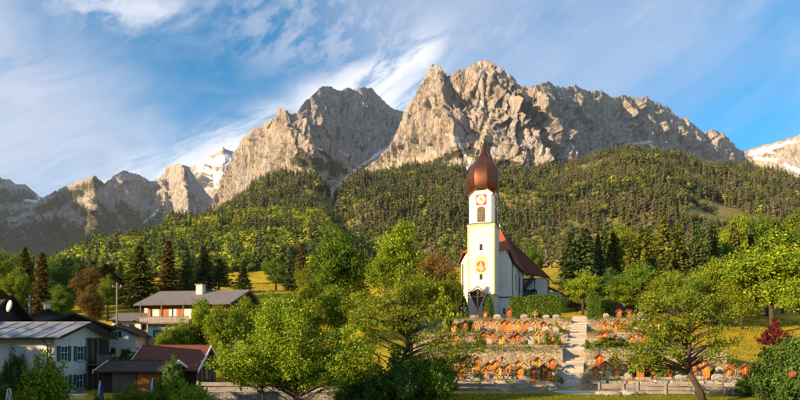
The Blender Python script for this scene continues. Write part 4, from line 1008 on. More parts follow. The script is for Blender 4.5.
# ------------------------------------------------------------------ trees
MT.update(
 leaf_lime=leaf_mat('leaf_lime', (.095, .17, .014), (.18, .28, .02), (.44, .47, .03)),
 leaf_green=leaf_mat('leaf_green', (0.053, 0.112, 0.015), (0.112, 0.195, 0.021), (0.225, 0.300, 0.027)),
 leaf_gold=leaf_mat('leaf_gold', (.085, .14, .014), (.17, .23, .02), (.34, .35, .035)),
 leaf_dark=leaf_mat('leaf_dark', (0.031, 0.074, 0.019), (0.069, 0.137, 0.027), (0.146, 0.215, 0.039), .25),
 leaf_rust=leaf_mat('leaf_rust', (0.105, 0.077, 0.028), (0.224, 0.140, 0.036), (0.336, 0.224, 0.049)),
 leaf_red=leaf_mat('leaf_red', (.07, .012, .012), (.13, .022, .02), (.19, .05, .03)),
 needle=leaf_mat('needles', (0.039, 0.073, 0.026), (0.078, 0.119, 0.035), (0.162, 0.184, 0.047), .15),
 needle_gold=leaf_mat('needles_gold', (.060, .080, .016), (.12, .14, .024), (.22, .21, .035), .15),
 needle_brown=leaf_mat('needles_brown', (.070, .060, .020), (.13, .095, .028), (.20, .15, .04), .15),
 hedge=leaf_mat('hedge_leaf', (0.039, 0.087, 0.014), (0.084, 0.147, 0.020), (0.168, 0.224, 0.028), .25),
)
def quads(C, a, b):
    n = len(C); V = np.stack([C+a, C+b, C-a, C-b], 1).reshape(-1, 3)
    return V, np.arange(4*n).reshape(n, 4)
def rnd_frame(r, n, d, size, aspect=.6, up=.35):
    nrm = d+r.normal(size=(n, 3))*.8+np.array([0, 0, up]); nrm /= np.linalg.norm(nrm, axis=1, keepdims=True)+1e-9
    a = np.cross(nrm, r.normal(size=(n, 3))); a /= np.linalg.norm(a, axis=1, keepdims=True)+1e-9; b = np.cross(nrm, a)
    s = (size*r.uniform(.6, 1.35, n))[:, None]
    return a*s, b*s*aspect
def leafy_tree(name, seed, trunk, lobes, nbr, nleaf, clump, leaf, tr=.22, spray=0., fork=(.25, .8), droop=0., core=.4):
    """trunk: list of points; lobes: (x, y, z, rx, ry, rz, weight); returns (trunk mesh, crown mesh)"""
    r = np.random.default_rng(seed); tm = MB(); tp = [Vector(p) for p in trunk]
    tm.tube(tp, [tr*(1.25 if i == 0 else 1-.55*i/(len(tp)-1)) for i in range(len(tp))], 8)
    def on_trunk(q):
        q = np.clip(q, 0, 1)*(len(tp)-1); i = min(int(q), len(tp)-2); return tp[i].lerp(tp[i+1], q-i)
    lw = np.array([l[6] for l in lobes], float); lw /= lw.sum()
    C, D = [], []
    for k in range(nbr):
        l = lobes[r.choice(len(lobes), p=lw)]
        d = r.normal(size=3); d /= np.linalg.norm(d); q = r.uniform(core, 1)**.5
        e = Vector((l[0]+d[0]*l[3]*q, l[1]+d[1]*l[4]*q, l[2]+d[2]*l[5]*q))
        hd = math.hypot(e.x-tp[-1].x, e.y-tp[-1].y); zt_ = e.z-.16*hd-r.uniform(.2, 1.3)
        q0 = np.interp(zt_, [p.z for p in tp], np.linspace(0, 1, len(tp)))
        q0 = float(np.clip(q0+r.normal()*.05, *fork)); s = on_trunk(q0)
        m = s.lerp(e, .5)+Vector((r.normal()*.25, r.normal()*.25, .12*(e-s).length))
        tip = e+Vector((r.normal()*.2, r.normal()*.2, spray*r.uniform(.3, 1.2)-droop*r.uniform(0, 1)))
        ts = np.linspace(0, 1, 7); S_, M2, E_, T_ = (np.array(v) for v in (s, m, e, tip))
        cur = ((1-ts)**2)[:, None]*S_+(2*ts*(1-ts))[:, None]*M2+(ts**2)[:, None]*E_
        cur = np.vstack([cur, T_])
        r0 = tr*.32*r.uniform(.6, 1.)
        tm.tube([Vector(c) for c in cur[::2].tolist()+[cur[-1].tolist()]], list(np.linspace(r0, .012, 5)), 5)
        n = max(4, int(nleaf/nbr*r.uniform(.5, 1.5)))
        u = r.uniform(.42, 1., n)**.75*7; i = np.minimum(u.astype(int), 6); c = cur[i]+(cur[i+1]-cur[i])*(u-i)[:, None]
        g = r.normal(size=(n, 3))*clump*np.array([1, 1, .7])*r.uniform(.6, 1.2)
        C.append(c+g); dd = g/(np.linalg.norm(g, axis=1, keepdims=True)+1e-6); D.append(dd)
    C = np.concatenate(C); D = np.concatenate(D); a, b = rnd_frame(r, len(C), D, np.full(len(C), leaf))
    V, Fq = quads(C, a, b)
    return tm.mesh(name+'_trunk', True), mesh_np(name+'_crown', V, Fq)
def conifer_mesh(name, seed, Hh, Rr, taper=.85, droop=.28, dens=1., size=.40, bare=.06, rag=.3):
    r = np.random.default_rng(seed); C, A_, B_ = [], [], []
    tm = MB(); tm.tube([(0, 0, -.3), (.05, 0, Hh*.5), (0, .03, Hh)], [Hh*.016+.06, Hh*.010, .03], 7)
    h = Hh*bare
    while h < Hh*.985:
        f = (h-Hh*bare)/(Hh*(1-bare)); rad = Rr*(1-f)**taper*r.uniform(1-rag, 1+rag*.6)+.12
        nb = int(r.integers(6, 10)*dens)
        for k in range(nb):
            a = r.uniform(0, 6.283); rr_ = rad*r.uniform(.65, 1.15); n = max(2, int(rr_/(size*.55)))
            t = (np.arange(n)+r.uniform(.3, .9))/n; d = np.array([math.cos(a), math.sin(a)]); sd_ = np.array([-d[1], d[0]])
            z = h-droop*rr_*t+.16*rr_*t*t+.10*rr_
            off = r.normal(size=n)*.16*rr_*(1-.4*t)
            c = np.stack([d[0]*rr_*t+sd_[0]*off, d[1]*rr_*t+sd_[1]*off, z+r.normal(size=n)*.05], 1)
            s = size*(1.05-.45*t)*r.uniform(.7, 1.3, n)
            al = np.stack([d[0]*s, d[1]*s, (-droop+r.normal(size=n)*.35)*s*1.2], 1); wv = np.stack([sd_[0]*s*.55+r.normal(size=n)*.05, sd_[1]*s*.55+r.normal(size=n)*.05, r.normal(size=n)*.45*s], 1)
            C.append(c); A_.append(al); B_.append(wv)
        h += Hh*.022*r.uniform(.7, 1.3)*(1.1-.4*f)
    V, Fq = quads(np.concatenate(C), np.concatenate(A_), np.concatenate(B_))
    return tm.mesh(name+'_trunk', True), mesh_np(name+'_crown', V, Fq)
def plant_tree(name, tm, cm, m, loc, scale=(1, 1, 1), rz=0., label='', cat='tree', group=None):
    t = empty(name, loc, rz); t.scale = scale
    a = link('trunk', tm, None, t)
    if not tm.materials: tm.materials.append(MT['bark'])
    if cm.materials and cm.materials[0] != m:
        pass
    b = link('crown', cm, None, t)
    if not cm.materials: cm.materials.append(m)
    if cm.materials[0] != m:
        b.material_slots[0].link = 'OBJECT'; b.material_slots[0].material = m
    tag(t, label, cat, group); return t

# --- the three big trees in front
def base_pt(x, Y): X = px_of(x, Y); return Vector((X, Y, float(gz(X, Y))))
B0 = base_pt(297, 40)
tmsh, cmsh = leafy_tree('lime', 1, [(0, 0, -.2), (.1, 0, 1.4), (-.1, .1, 2.8), (-.5, .1, 4.6), (-.4, 0, 6.4)],
 [(-3.2, 0, 5.1, 3.0, 2.6, 2.0, 1.5), (0, 0, 5.8, 3.2, 2.8, 2.6, 2.2), (3.0, -.2, 5.2, 2.9, 2.4, 2.3, 1.5), (-4.6, .2, 4.8, 2.0, 1.8, 1.3, .7), (4.2, 0, 4.8, 1.6, 1.6, 1.4, .7), (-1.2, 0, 8.0, 2.2, 2., 1.6, .8), (1.0, -.5, 4.7, 2.8, 2.2, 1.1, .8), (-2, -.5, 4.6, 2.6, 2.2, 1., .7)],
 260, 46000, .34, .082, .2, spray=.75, fork=(.2, .95))
plant_tree('leafy_tree', tmsh, cmsh, MT['leaf_lime'], B0, label='large spreading lime-green tree in front of the garden wall')
B1 = base_pt(263, 43)
t2, c2 = leafy_tree('lime_small', 2, [(0, 0, -.2), (.05, 0, 1.5), (-.1, .1, 3.), (.1, 0, 4.6)], [(0, 0, 4.6, 2.0, 1.8, 1.5, 1), (-1.0, 0, 3.9, 1.6, 1.5, 1., .7), (.8, 0, 5.0, 1.5, 1.4, 1.4, .8)], 80, 10500, .32, .082, .11, spray=.5, fork=(.35, .95))
plant_tree('leafy_tree', t2, c2, MT['leaf_lime'], B1, label='slender young tree half merged with the large lime-green tree')
B2_ = base_pt(392, 45)
t3, c3 = leafy_tree('gold', 3, [(0, 0, -.2), (.2, 0, 1.6), (.9, .1, 3.4), (1.3, 0, 4.6), (1.0, 0, 6.5)],
 [(.6, 0, 8.2, 2.6, 2.2, 2.8, 1.8), (2.8, 0, 6.6, 2.4, 2., 2.0, 1.3), (-2.0, 0, 7.0, 2.2, 2.0, 2.0, 1.1), (5.2, 0, 4.2, 2.4, 1.8, 1.3, .9), (-1.4, 0, 4.4, 2., 1.8, 1.3, .4), (3.6, -.3, 2.8, 2.6, 1.6, .9, .5), (1.4, 0, 10.2, 1.4, 1.3, 1.2, .5), (6.5, 0, 3.0, 1.4, 1.2, 1.3, .5)],
 130, 20000, .30, .080, .26, spray=.25, fork=(.35, 1.), droop=.2)
plant_tree('leafy_tree', t3, c3, MT['leaf_gold'], B2_, label='golden-green tree with dark forked trunk between the lime tree and the church')
B3 = base_pt(703, 43)
t4, c4 = leafy_tree('crooked', 4, [(.1, 0, -.2), (-.35, 0, 1.2), (-1.0, .1, 2.4), (-1.15, 0, 3.8), (-1.0, .1, 5.2), (-1.3, 0, 6.8)],
 [(-2.4, 0, 7.6, 2.6, 2.2, 1.6, 1.3), (.6, 0, 7.2, 2.2, 2., 1.6, 1.0), (-4.4, 0, 6.2, 2.0, 1.8, 1.3, .8), (-4.2, -.4, 4.0, 2.4, 1.8, .9, .8), (-6.2, -.3, 3.4, 1.6, 1.4, .8, .6), (2.0, 0, 5.4, 1.5, 1.4, 1.0, .5), (-2.6, 0, 5.3, 1.5, 1.6, .9, .5), (1.2, 0, 3.9, 1.6, 1.2, .6, .2)],
 85, 13500, .30, .080, .30, spray=.25, fork=(.38, 1.), droop=.25)
plant_tree('leafy_tree', t4, c4, MT['leaf_gold'], B3, label='crooked dark-trunked tree with sparse yellow-green crown before the graves')

# --- shrubs
def bush_mesh(name, seed, lobes, n, leaf, spray=.3):
    r = np.random.default_rng(seed); C, D = [], []; lw = np.array([l[6] for l in lobes], float); lw /= lw.sum(); tm = MB()
    tm.tube([(0, 0, -.3), (.02, 0, .5)], [.07, .04], 6)
    nb = max(12, n//90)
    for k in range(nb):
        l = lobes[r.choice(len(lobes), p=lw)]; d = r.normal(size=3); d /= np.linalg.norm(d); q = r.uniform(.35, 1)**.45
        e = np.array([l[0]+d[0]*l[3]*q, l[1]+d[1]*l[4]*q, max(.1, l[2]+d[2]*l[5]*q)])
        out = np.array([d[0], d[1], abs(d[2])+.5]); ln = spray*r.uniform(.3, 1.3)
        tm.tube([Vector((e[0]*.15, e[1]*.15, .2)), Vector((e[0]*.7, e[1]*.7, e[2]*.6)), Vector(e)], [.03, .02, .01], 4)
        m = int(n/nb*r.uniform(.6, 1.4)); u = r.uniform(-.5, 1, m)[:, None]
        g = r.normal(size=(m, 3))*.16*(l[3]+l[5])*.5
        C.append(e+out*ln*u+g); D.append(np.tile(d, (m, 1)))
    C = np.concatenate(C); C[:, 2] = np.maximum(C[:, 2], .03); D = np.concatenate(D); a, b = rnd_frame(r, len(C), D, np.full(len(C), leaf)); V, Fq = quads(C, a, b)
    return tm.mesh(name+'_stems', True), mesh_np(name+'_foliage', V, Fq)
BU = [bush_mesh('bush', s, [(0, 0, .7, .8, .8, .6, 2), (.5, .1, .5, .6, .6, .45, 1), (-.5, 0, .55, .6, .6, .5, 1), (0, 0, 1.2, .5, .5, .4, .6)], 2600, .085, .25) for s in (31, 32, 33)]
BF = [bush_mesh('fine_bush', s, [(0, 0, .7, .8, .8, .6, 2), (.5, .1, .5, .6, .6, .45, 1), (-.5, 0, .55, .6, .6, .5, 1), (.1, 0, 1.2, .5, .5, .4, .6), (-.3, .1, 1.0, .5, .5, .35, .6)], 9500, .046, .25) for s in (34, 35, 36)]
def shrub(x, Y, w, h, m, label, k=0, name='bush', z=None, group=None, cat='shrub'):
    X = px_of(x, Y); zz = z if z is not None else float(gz(X, Y))
    t = empty(name, (X, Y, zz), random.uniform(0, 6.28)); tm, cm = (BF if Y < 53 else BU)[k % 3]; t.scale = (w/2.2, w/2.2, h/1.65)
    a = link('stems', tm, None, t); b = link('foliage', cm, None, t)
    if not tm.materials: tm.materials.append(MT['bark'])
    if not cm.materials: cm.materials.append(MT['leaf_green'])
    b.material_slots[0].link = 'OBJECT'; b.material_slots[0].material = MT[m]
    tag(t, label, cat, group); return t
shrub(42, 38, 3.9, 5.2, 'leaf_lime', 'bright green feathery shrub in front of the white house', 0)
shrub(7, 44, 2.6, 2.6, 'leaf_dark', 'low dark shrub at the foot of the white house wall', 1)
shrub(15, 49.4, 2.4, 4.2, 'leaf_dark', 'dark climbing plant trained up the white house wall', 2, 'climbing_plant')
shrub(124, 46, 2.8, 2.2, 'leaf_rust', 'flowering shrub between the blue parasols and shed', 1)
shrub(137, 42, 5.0, 2.8, 'leaf_green', 'broad mid-green garden shrub before the orange shed door', 2)
shrub(174, 49, 2.2, 3.6, 'leaf_dark', 'tall dark shrub against the shed gable', 0)
shrub(164, 42, 3.4, 3.2, 'leaf_green', 'green shrub under the shed gable', 1)
shrub(190, 41, 4.0, 3.2, 'leaf_lime', 'light green shrub below the end of the garden wall', 2)
shrub(100, 41, 3.2, 2.2, 'leaf_green', 'low garden shrub at the base of the blue parasol', 0)
shrub(66, 40, 2.2, 1.4, 'leaf_dark', 'small dark shrub by the white house steps', 2)
shrub(20, 38, 2.0, 1.6, 'leaf_rust', 'reddish shrub in the front garden corner', 1)
shrub(370, 43.5, 4.0, 3.9, 'leaf_dark', 'dense dark shrub under the golden tree, wall side', 0)
shrub(400, 43, 4.0, 3.8, 'leaf_dark', 'dense dark shrub around the golden tree trunk', 1)
shrub(428, 44, 4.2, 4.2, 'leaf_green', 'mid-green shrub under the golden tree, church side', 2)
shrub(348, 45, 3.2, 3.2, 'leaf_green', 'green shrub between the lime tree and the golden tree', 1)
shrub(440, 50, 3.4, 3.0, 'leaf_green', 'shrub at the near end of the graveyard fence', 0)
shrub(775, 45, 5.0, 4.2, 'leaf_dark', 'dark spreading shrub at the end of the low stone wall', 1)
shrub(800, 43, 4.2, 5.6, 'leaf_dark', 'tall dark shrub at the edge of the picture', 2)
shrub(752, 48.5, 2.6, 2.0, 'leaf_green', 'small green shrub overhanging the low stone wall', 0)
shrub(776, 78, 4.2, 3.3, 'leaf_red', 'dark red-leaved round shrub on the golden meadow', 0)
shrub(648, 58, 5.0, 2.6, 'leaf_green', 'leafy green shrub among the graves beyond the stairs', 1, z=tz(26.8, 58))
shrub(612, 66, 5.5, 1.4, 'leaf_green', 'green creeper hanging over the lowest wall beyond the stairs', 2, z=tz(26, 66), name='creeper')
shrub(660, 68, 4.4, 2.2, 'leaf_green', 'leafy shrub on the second terrace near the meadow', 0, z=tz(32, 68))
fl = shrub(793, 41.5, .55, .5, 'terracotta', 'small round orange bloom in front of the dark shrub', 0, name='orange_flower', z=pz_of(377, 41.5), cat='flower')
# bushes on the slope by the chalet
k = 0
for x_, Y_, w_, h_, m_, lb in [(160, 72, 4.2, 3.6, 'leaf_gold', 'yellow-green bush below the chalet balcony'), (145, 74, 3.4, 3.0, 'leaf_green', 'green bush between white house and barn'), (128, 76, 3.4, 2.2, 'leaf_dark', 'dark low hedge bush before the green door'), (109, 72, 3.6, 2.2, 'leaf_dark', 'dark bush under the second white house'), (88, 62, 2.8, 2.4, 'leaf_dark', 'dark bush beside the timber lean-to'), (450, 80, 5, 5.5, 'leaf_gold', 'golden bush left of the church front'), (440, 92, 6, 6.5, 'leaf_gold', 'golden bush on the bank beside the church')]:
    shrub(x_, Y_, w_, h_, m_, lb, k, group=None); k += 1

# --- trees further back: a few kinds, each one planted by itself
def kind_leafy(seed, n=17000, leaf=.135):
    r = np.random.default_rng(seed); lob = [(0, 0, 6.0, 3., 3., 2.6, 1.6)]
    for q in range(6):
        a = q*1.05+r.uniform(-.3, .3); lob.append((2.2*math.cos(a), 2.2*math.sin(a), r.uniform(4.0, 7.6), 1.8, 1.8, 1.6, .9))
    lob.append((r.uniform(-.8, .8), 0, 8.8, 1.7, 1.7, 1.4, .7))
    return leafy_tree('broadleaf', seed, [(0, 0, -.3), (.1, 0, 2.2), (-.1, .1, 4.5), (0, 0, 7)], lob, 110, n, .48, leaf, .26, spray=.3, fork=(.3, .95), core=.55)
ORD_ = ['first', 'second', 'third', 'fourth', 'fifth', 'sixth', 'seventh', 'eighth', 'ninth', 'tenth', 'eleventh', 'twelfth', 'thirteenth', 'fourteenth', 'fifteenth', 'sixteenth']
KL = [kind_leafy(s) for s in (41, 42, 43, 44)]
KC = [conifer_mesh('spruce', 61, 16, 3.0, dens=2.0), conifer_mesh('spruce', 62, 16, 2.5, .75, dens=2.0), conifer_mesh('spruce', 63, 16, 3.4, .95, .34, dens=2.0), conifer_mesh('pine', 64, 12, 3.4, .45, .12, .8, .5, .28, .45)]
def bt(kind, k, x, ytop, Y, wpx, m, label, group=None, name=None):
    X = px_of(x, Y); zb = float(gz(X, Y)); zt = pz_of(ytop, Y); hgt = zt-zb; w = wpx/F*Y*(1.4 if kind == 'C' else 1.15)
    if kind == 'L':
        tm, cm = KL[k % 4]; s = (w/8.2, w/8.2, hgt/10.4); nm = name or 'leafy_tree'
    else:
        tm, cm = KC[k % 4]; hh = 12 if k % 4 == 3 else 16; rr_ = (3., 2.5, 3.4, 3.4)[k % 4]; s = (w/(rr_*1.9), w/(rr_*1.9), hgt/hh); nm = name or 'spruce_tree'
    plant_tree(nm, tm, cm, MT[m], (X, Y, zb), s, random.uniform(0, 6.28), label, 'tree', group)
LC = 'trees at the meadow edge above the chalets'
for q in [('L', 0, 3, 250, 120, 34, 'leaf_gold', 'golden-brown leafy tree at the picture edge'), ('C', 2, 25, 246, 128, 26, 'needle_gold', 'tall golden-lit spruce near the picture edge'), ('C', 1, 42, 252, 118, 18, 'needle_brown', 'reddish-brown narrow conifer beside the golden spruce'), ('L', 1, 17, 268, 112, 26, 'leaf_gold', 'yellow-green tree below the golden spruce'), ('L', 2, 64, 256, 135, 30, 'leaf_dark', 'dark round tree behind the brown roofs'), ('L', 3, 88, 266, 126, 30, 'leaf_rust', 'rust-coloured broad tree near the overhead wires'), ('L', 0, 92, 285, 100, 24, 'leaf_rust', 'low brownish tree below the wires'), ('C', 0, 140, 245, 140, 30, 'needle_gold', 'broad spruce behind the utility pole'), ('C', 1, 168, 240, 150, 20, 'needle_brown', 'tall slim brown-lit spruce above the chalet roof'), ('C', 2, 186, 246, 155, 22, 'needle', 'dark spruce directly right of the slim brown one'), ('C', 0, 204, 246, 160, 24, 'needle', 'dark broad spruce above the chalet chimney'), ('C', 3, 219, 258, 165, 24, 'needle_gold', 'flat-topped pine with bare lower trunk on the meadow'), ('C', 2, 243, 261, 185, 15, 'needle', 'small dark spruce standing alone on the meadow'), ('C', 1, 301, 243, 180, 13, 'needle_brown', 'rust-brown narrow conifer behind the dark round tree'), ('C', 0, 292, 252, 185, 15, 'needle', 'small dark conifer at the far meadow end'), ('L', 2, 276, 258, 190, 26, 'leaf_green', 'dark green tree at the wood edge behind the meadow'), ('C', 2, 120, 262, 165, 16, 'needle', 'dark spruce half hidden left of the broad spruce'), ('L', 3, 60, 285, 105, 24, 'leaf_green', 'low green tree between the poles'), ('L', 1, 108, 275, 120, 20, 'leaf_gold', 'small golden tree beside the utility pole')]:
    bt(*q, group=LC)
for q in [('L', 1, 182, 318, 72, 26, 'leaf_lime', 'low lime tree before the chalet balcony end'), ('L', 2, 203, 299, 74, 36, 'leaf_lime', 'lime tree hiding the middle of the chalet'), ('L', 3, 222, 304, 70, 34, 'leaf_lime', 'lime tree between barn roof and chalet gable'), ('L', 0, 246, 297, 74, 40, 'leaf_gold', 'golden tree at the chalet gable'), ('L', 1, 272, 292, 76, 40, 'leaf_lime', 'lime tree on the slope behind the large tree'), ('L', 2, 304, 286, 80, 46, 'leaf_gold', 'golden tree on the slope behind the large tree'), ('L', 3, 338, 284, 84, 40, 'leaf_lime', 'lime tree below the big round tree'), ('L', 0, 168, 326, 70, 22, 'leaf_gold', 'low golden tree above the barn roof'), ('L', 2, 365, 290, 80, 36, 'leaf_gold', 'golden tree left of the forked trunk')]:
    bt(*q, group='trees on the slope around the chalet')
MC = 'trees between the meadow and the church'
for q in [('L', 0, 338, 230, 105, 56, 'leaf_green', 'big round dark-green tree above the lime tree'), ('L', 2, 402, 221, 130, 48, 'leaf_lime', 'tall bright-green tree standing behind the golden tree'), ('L', 1, 385, 252, 125, 40, 'leaf_lime', 'lower bright-green tree next to the tall bright one'), ('C', 1, 361, 244, 130, 14, 'needle_brown', 'brown narrow conifer between the two big green trees'), ('L', 3, 437, 252, 118, 40, 'leaf_rust', 'rusty-brown leafy tree beside the church tower'), ('L', 1, 420, 272, 100, 44, 'leaf_gold', 'golden tree behind the forked one'), ('L', 0, 452, 272, 100, 24, 'leaf_gold', 'small golden tree at the church corner'), ('L', 2, 311, 262, 120, 30, 'leaf_gold', 'golden tree left of the big round tree'), ('L', 3, 532, 246, 165, 20, 'leaf_green', 'small round green tree behind the church roof')]:
    bt(*q, group=MC)
RC = 'conifers and leafy trees behind the churchyard'
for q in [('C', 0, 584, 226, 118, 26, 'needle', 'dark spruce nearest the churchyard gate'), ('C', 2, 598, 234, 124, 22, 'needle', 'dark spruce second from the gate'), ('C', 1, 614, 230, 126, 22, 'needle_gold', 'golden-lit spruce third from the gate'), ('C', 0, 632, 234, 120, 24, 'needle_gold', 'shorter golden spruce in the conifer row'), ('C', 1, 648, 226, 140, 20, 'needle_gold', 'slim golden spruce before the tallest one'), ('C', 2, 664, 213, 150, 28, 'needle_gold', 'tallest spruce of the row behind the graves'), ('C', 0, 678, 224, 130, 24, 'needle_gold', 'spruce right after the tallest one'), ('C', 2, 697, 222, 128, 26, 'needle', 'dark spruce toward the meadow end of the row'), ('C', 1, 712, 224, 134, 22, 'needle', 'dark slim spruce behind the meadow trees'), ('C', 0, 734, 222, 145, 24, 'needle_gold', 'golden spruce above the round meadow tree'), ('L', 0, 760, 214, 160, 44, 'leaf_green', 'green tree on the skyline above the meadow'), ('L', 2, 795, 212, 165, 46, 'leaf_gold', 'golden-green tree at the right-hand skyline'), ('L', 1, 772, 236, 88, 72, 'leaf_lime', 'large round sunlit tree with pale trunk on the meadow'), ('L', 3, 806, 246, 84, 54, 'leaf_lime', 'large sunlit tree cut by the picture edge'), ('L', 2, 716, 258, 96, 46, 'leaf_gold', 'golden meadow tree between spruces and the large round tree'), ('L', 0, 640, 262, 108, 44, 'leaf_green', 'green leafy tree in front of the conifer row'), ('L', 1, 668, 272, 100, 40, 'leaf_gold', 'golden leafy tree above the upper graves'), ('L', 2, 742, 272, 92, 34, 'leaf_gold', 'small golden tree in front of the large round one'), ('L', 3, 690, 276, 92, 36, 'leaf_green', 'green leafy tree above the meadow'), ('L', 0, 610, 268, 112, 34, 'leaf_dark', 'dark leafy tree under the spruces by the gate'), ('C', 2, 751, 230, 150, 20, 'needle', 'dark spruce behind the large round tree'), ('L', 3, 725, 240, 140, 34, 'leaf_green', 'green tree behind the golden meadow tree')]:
    bt(*q, group=RC)
rb_ = random.Random(4)
for i in range(15):
    x_ = 574+i*16.5+rb_.uniform(-5, 5); cz = rb_.random() < .55
    bt('C' if cz else 'L', i, x_, 232+rb_.uniform(-8, 10)-(10 if x_ > 720 else 0), 165+rb_.uniform(-8, 12), 26 if cz else 34, rb_.choice(['needle', 'needle_gold', 'needle'] if cz else ['leaf_green', 'leaf_gold', 'leaf_lime']), f'{ORD_[i]} tree from the church in the dense back row of the belt', group='back row of the tree belt')
for i in range(16):
    x_ = -6+i*9.2+rb_.uniform(-4, 4); cz = rb_.random() < .45
    bt('C' if cz else 'L', i+1, x_, 262+rb_.uniform(-10, 8)+(8 if x_ > 90 else 0), 150+rb_.uniform(-6, 12), 22 if cz else 28, rb_.choice(['needle', 'needle_gold', 'needle_brown'] if cz else ['leaf_green', 'leaf_gold', 'leaf_dark']), f'{ORD_[i]} tree from the picture edge in the row behind the brown roofs', group='row of trees behind the brown roofs')
for i in range(10):
    x_ = 588+i*22+rb_.uniform(-6, 6)
    bt('L', i, x_, 272+rb_.uniform(-8, 8)-(8 if x_ > 700 else 0), 112+rb_.uniform(-5, 6), 34, rb_.choice(['leaf_green', 'leaf_gold', 'leaf_lime']), f'{ORD_[i]} low leafy tree from the stairs in front of the conifers', group='low leafy trees before the conifers')
# --- clipped thujas and hedges
def clip_mesh(name, seed, shape, n, leaf):
    r = np.random.default_rng(seed); P, Nn = shape(r, n); a, b = rnd_frame(r, n, Nn*1.2, np.full(n, leaf), .6, .1); V, Fq = quads(P+Nn*r.normal(size=(n, 1))*.05, a, b)
    return mesh_np(name, V, Fq)
def cone_shape(Hh, Rr):
    def f(r, n):
        t = r.uniform(0, 1, n)**.8; a = r.uniform(0, 6.283, n); rad = Rr*np.sin(np.pi*np.clip(.25+.75*t, 0, 1))**.75*(1+.12*np.sin(a*5+t*9))*r.uniform(.75, 1., n)
        N_ = np.stack([np.cos(a), np.sin(a), .3+0*a], 1); return np.stack([rad*np.cos(a), rad*np.sin(a), t*Hh], 1), N_
    return f
def box_shape(lx, ly, lz):
    def f(r, n):
        fc = r.choice(4, n, p=np.array([lx*lz*1.6, lx*ly, ly*lz*.5, ly*lz*.5])/(lx*lz*1.6+lx*ly+ly*lz)); u, v = r.uniform(0, 1, n), r.uniform(0, 1, n)
        P = np.zeros((n, 3)); N_ = np.zeros((n, 3)); jit = 1
        for k_, (px_, nn_) in enumerate([(lambda u, v: (u*lx, 0*u, v*lz), (0, -1, .2)), (lambda u, v: (u*lx, v*ly, lz+0*u), (0, 0, 1)), (lambda u, v: (0*u, u*ly, v*lz), (-1, 0, .2)), (lambda u, v: (lx+0*u, u*ly, v*lz), (1, 0, .2))]):
            s_ = fc == k_; P[s_] = np.stack(px_(u[s_], v[s_]), 1); N_[s_] = nn_
        P += .16*np.stack([fbm(P[:, 0]*.9, P[:, 1]*.9, P[:, 2]*.9, 3, 5), fbm(P[:, 0]*.9, P[:, 1]*.9, P[:, 2]*.9, 3, 6), fbm(P[:, 0]*.9, P[:, 1]*.9, P[:, 2]*.9, 3, 7)], 1)
        return P, N_
    return f
th = clip_mesh('thuja', 5, cone_shape(4.2, .95), 2600, .11); th.materials.append(MT['hedge'])
for x_, s_, lb in ((463.5, 1., 'clipped dark-green conical thuja at the church corner side of the crucifix'), (488, 1.1, 'clipped conical thuja beside the tower front, stair side of crucifix')):
    p = base_pt(x_, 102); t = empty('thuja', (p.x, p.y, tz(p.x, p.y))); t.scale = (s_, s_, s_)
    link('foliage', th, None, t); MB().tube([(0, 0, -.2), (0, 0, 1.2)], .08, 6).build('trunk', MT['bark'], t); tag(t, lb, 'shrub', 'clipped thujas before the tower')
def hedge(x0, x1, Y, zb, zt, d, label, n, seed):
    X0, X1 = px_of(x0, Y), px_of(x1, Y); t = empty('hedge', (X0, Y, zb)); lx = X1-X0
    me = clip_mesh('hedge', seed, box_shape(lx, d, zt-zb), n, .12); me.materials.append(MT['hedge']); link('foliage', me, None, t)
    MB().box(.25, lx-.25, .25, d-.25, -.3, zt-zb-.25).build('inner_twigs', pm('hedge_twigs', (.012, .02, .008), (.02, .032, .012), 3, .95, 0), t)
    tag(t, label, 'hedge', 'clipped hedges of the churchyard')
hedge(511, 532, 97, 10.0, pz_of(297.5, 97), 1.6, 'clipped green hedge against the nave, darker part by the downpipe', 5200, 8)
hedge(529, 561, 94, 9.9, pz_of(295.5, 94), 1.8, 'long clipped green hedge between church and stair head', 7600, 9)
hedge(589.5, 599, 92, 9.6, pz_of(292.5, 92), 1.8, 'tall narrow clipped hedge at the stair head', 2600, 10)
hedge(599, 612, 96, 10., pz_of(299, 96), 1.6, 'low dark clipped hedge behind the tall narrow one', 3000, 12)
# ------------------------------------------------------------------ graves
MT.update(
 pale=pm('pale_limestone', (.30, .27, .23), (.46, .42, .36), 4., .9, .3, .02),
 gr_orange=pm('grave_wood_orange', (.34, .115, .020), (.50, .19, .035), 6., .65, .3, .01, (1, 1, .15)),
 gr_red=pm('grave_wood_red', (.30, .050, .016), (.42, .085, .026), 6., .65, .3, .01, (1, 1, .15)),
 gr_yellow=pm('grave_wood_yellow', (.50, .27, .035), (.64, .38, .06), 6., .65, .3, .01, (1, 1, .15)),
 gr_brown=pm('grave_wood_brown', (.12, .050, .022), (.20, .085, .035), 6., .7, .3, .01, (1, 1, .15)),
 bloom_white=leaf_mat('bloom_white', (.12, .16, .04), (.36, .30, .16), (.62, .52, .40), .3),
 bloom_warm=leaf_mat('bloom_warm', (.10, .12, .02), (.45, .30, .03), (.55, .12, .05), .3),
 bloom_green=leaf_mat('bloom_green', (.05, .08, .012), (.10, .14, .02), (.20, .22, .03), .3),
 bloom_pink=leaf_mat('bloom_pink', (.10, .10, .05), (.30, .20, .20), (.42, .26, .30), .3))
def tuft(seed, n=150):
    r = np.random.default_rng(seed); C = r.normal(size=(n, 3))*np.array([.28, .42, .13]); C[:, 2] = np.abs(C[:, 2])+.04
    a, b = rnd_frame(r, n, np.tile((0, -.4, .8), (n, 1)), np.full(n, .062)); V, Fq = quads(C, a, b); return mesh_np('flowers', V, Fq)
TU = [tuft(s) for s in range(4)]; BL = ['bloom_white', 'bloom_warm', 'bloom_green', 'bloom_pink', 'bloom_green']
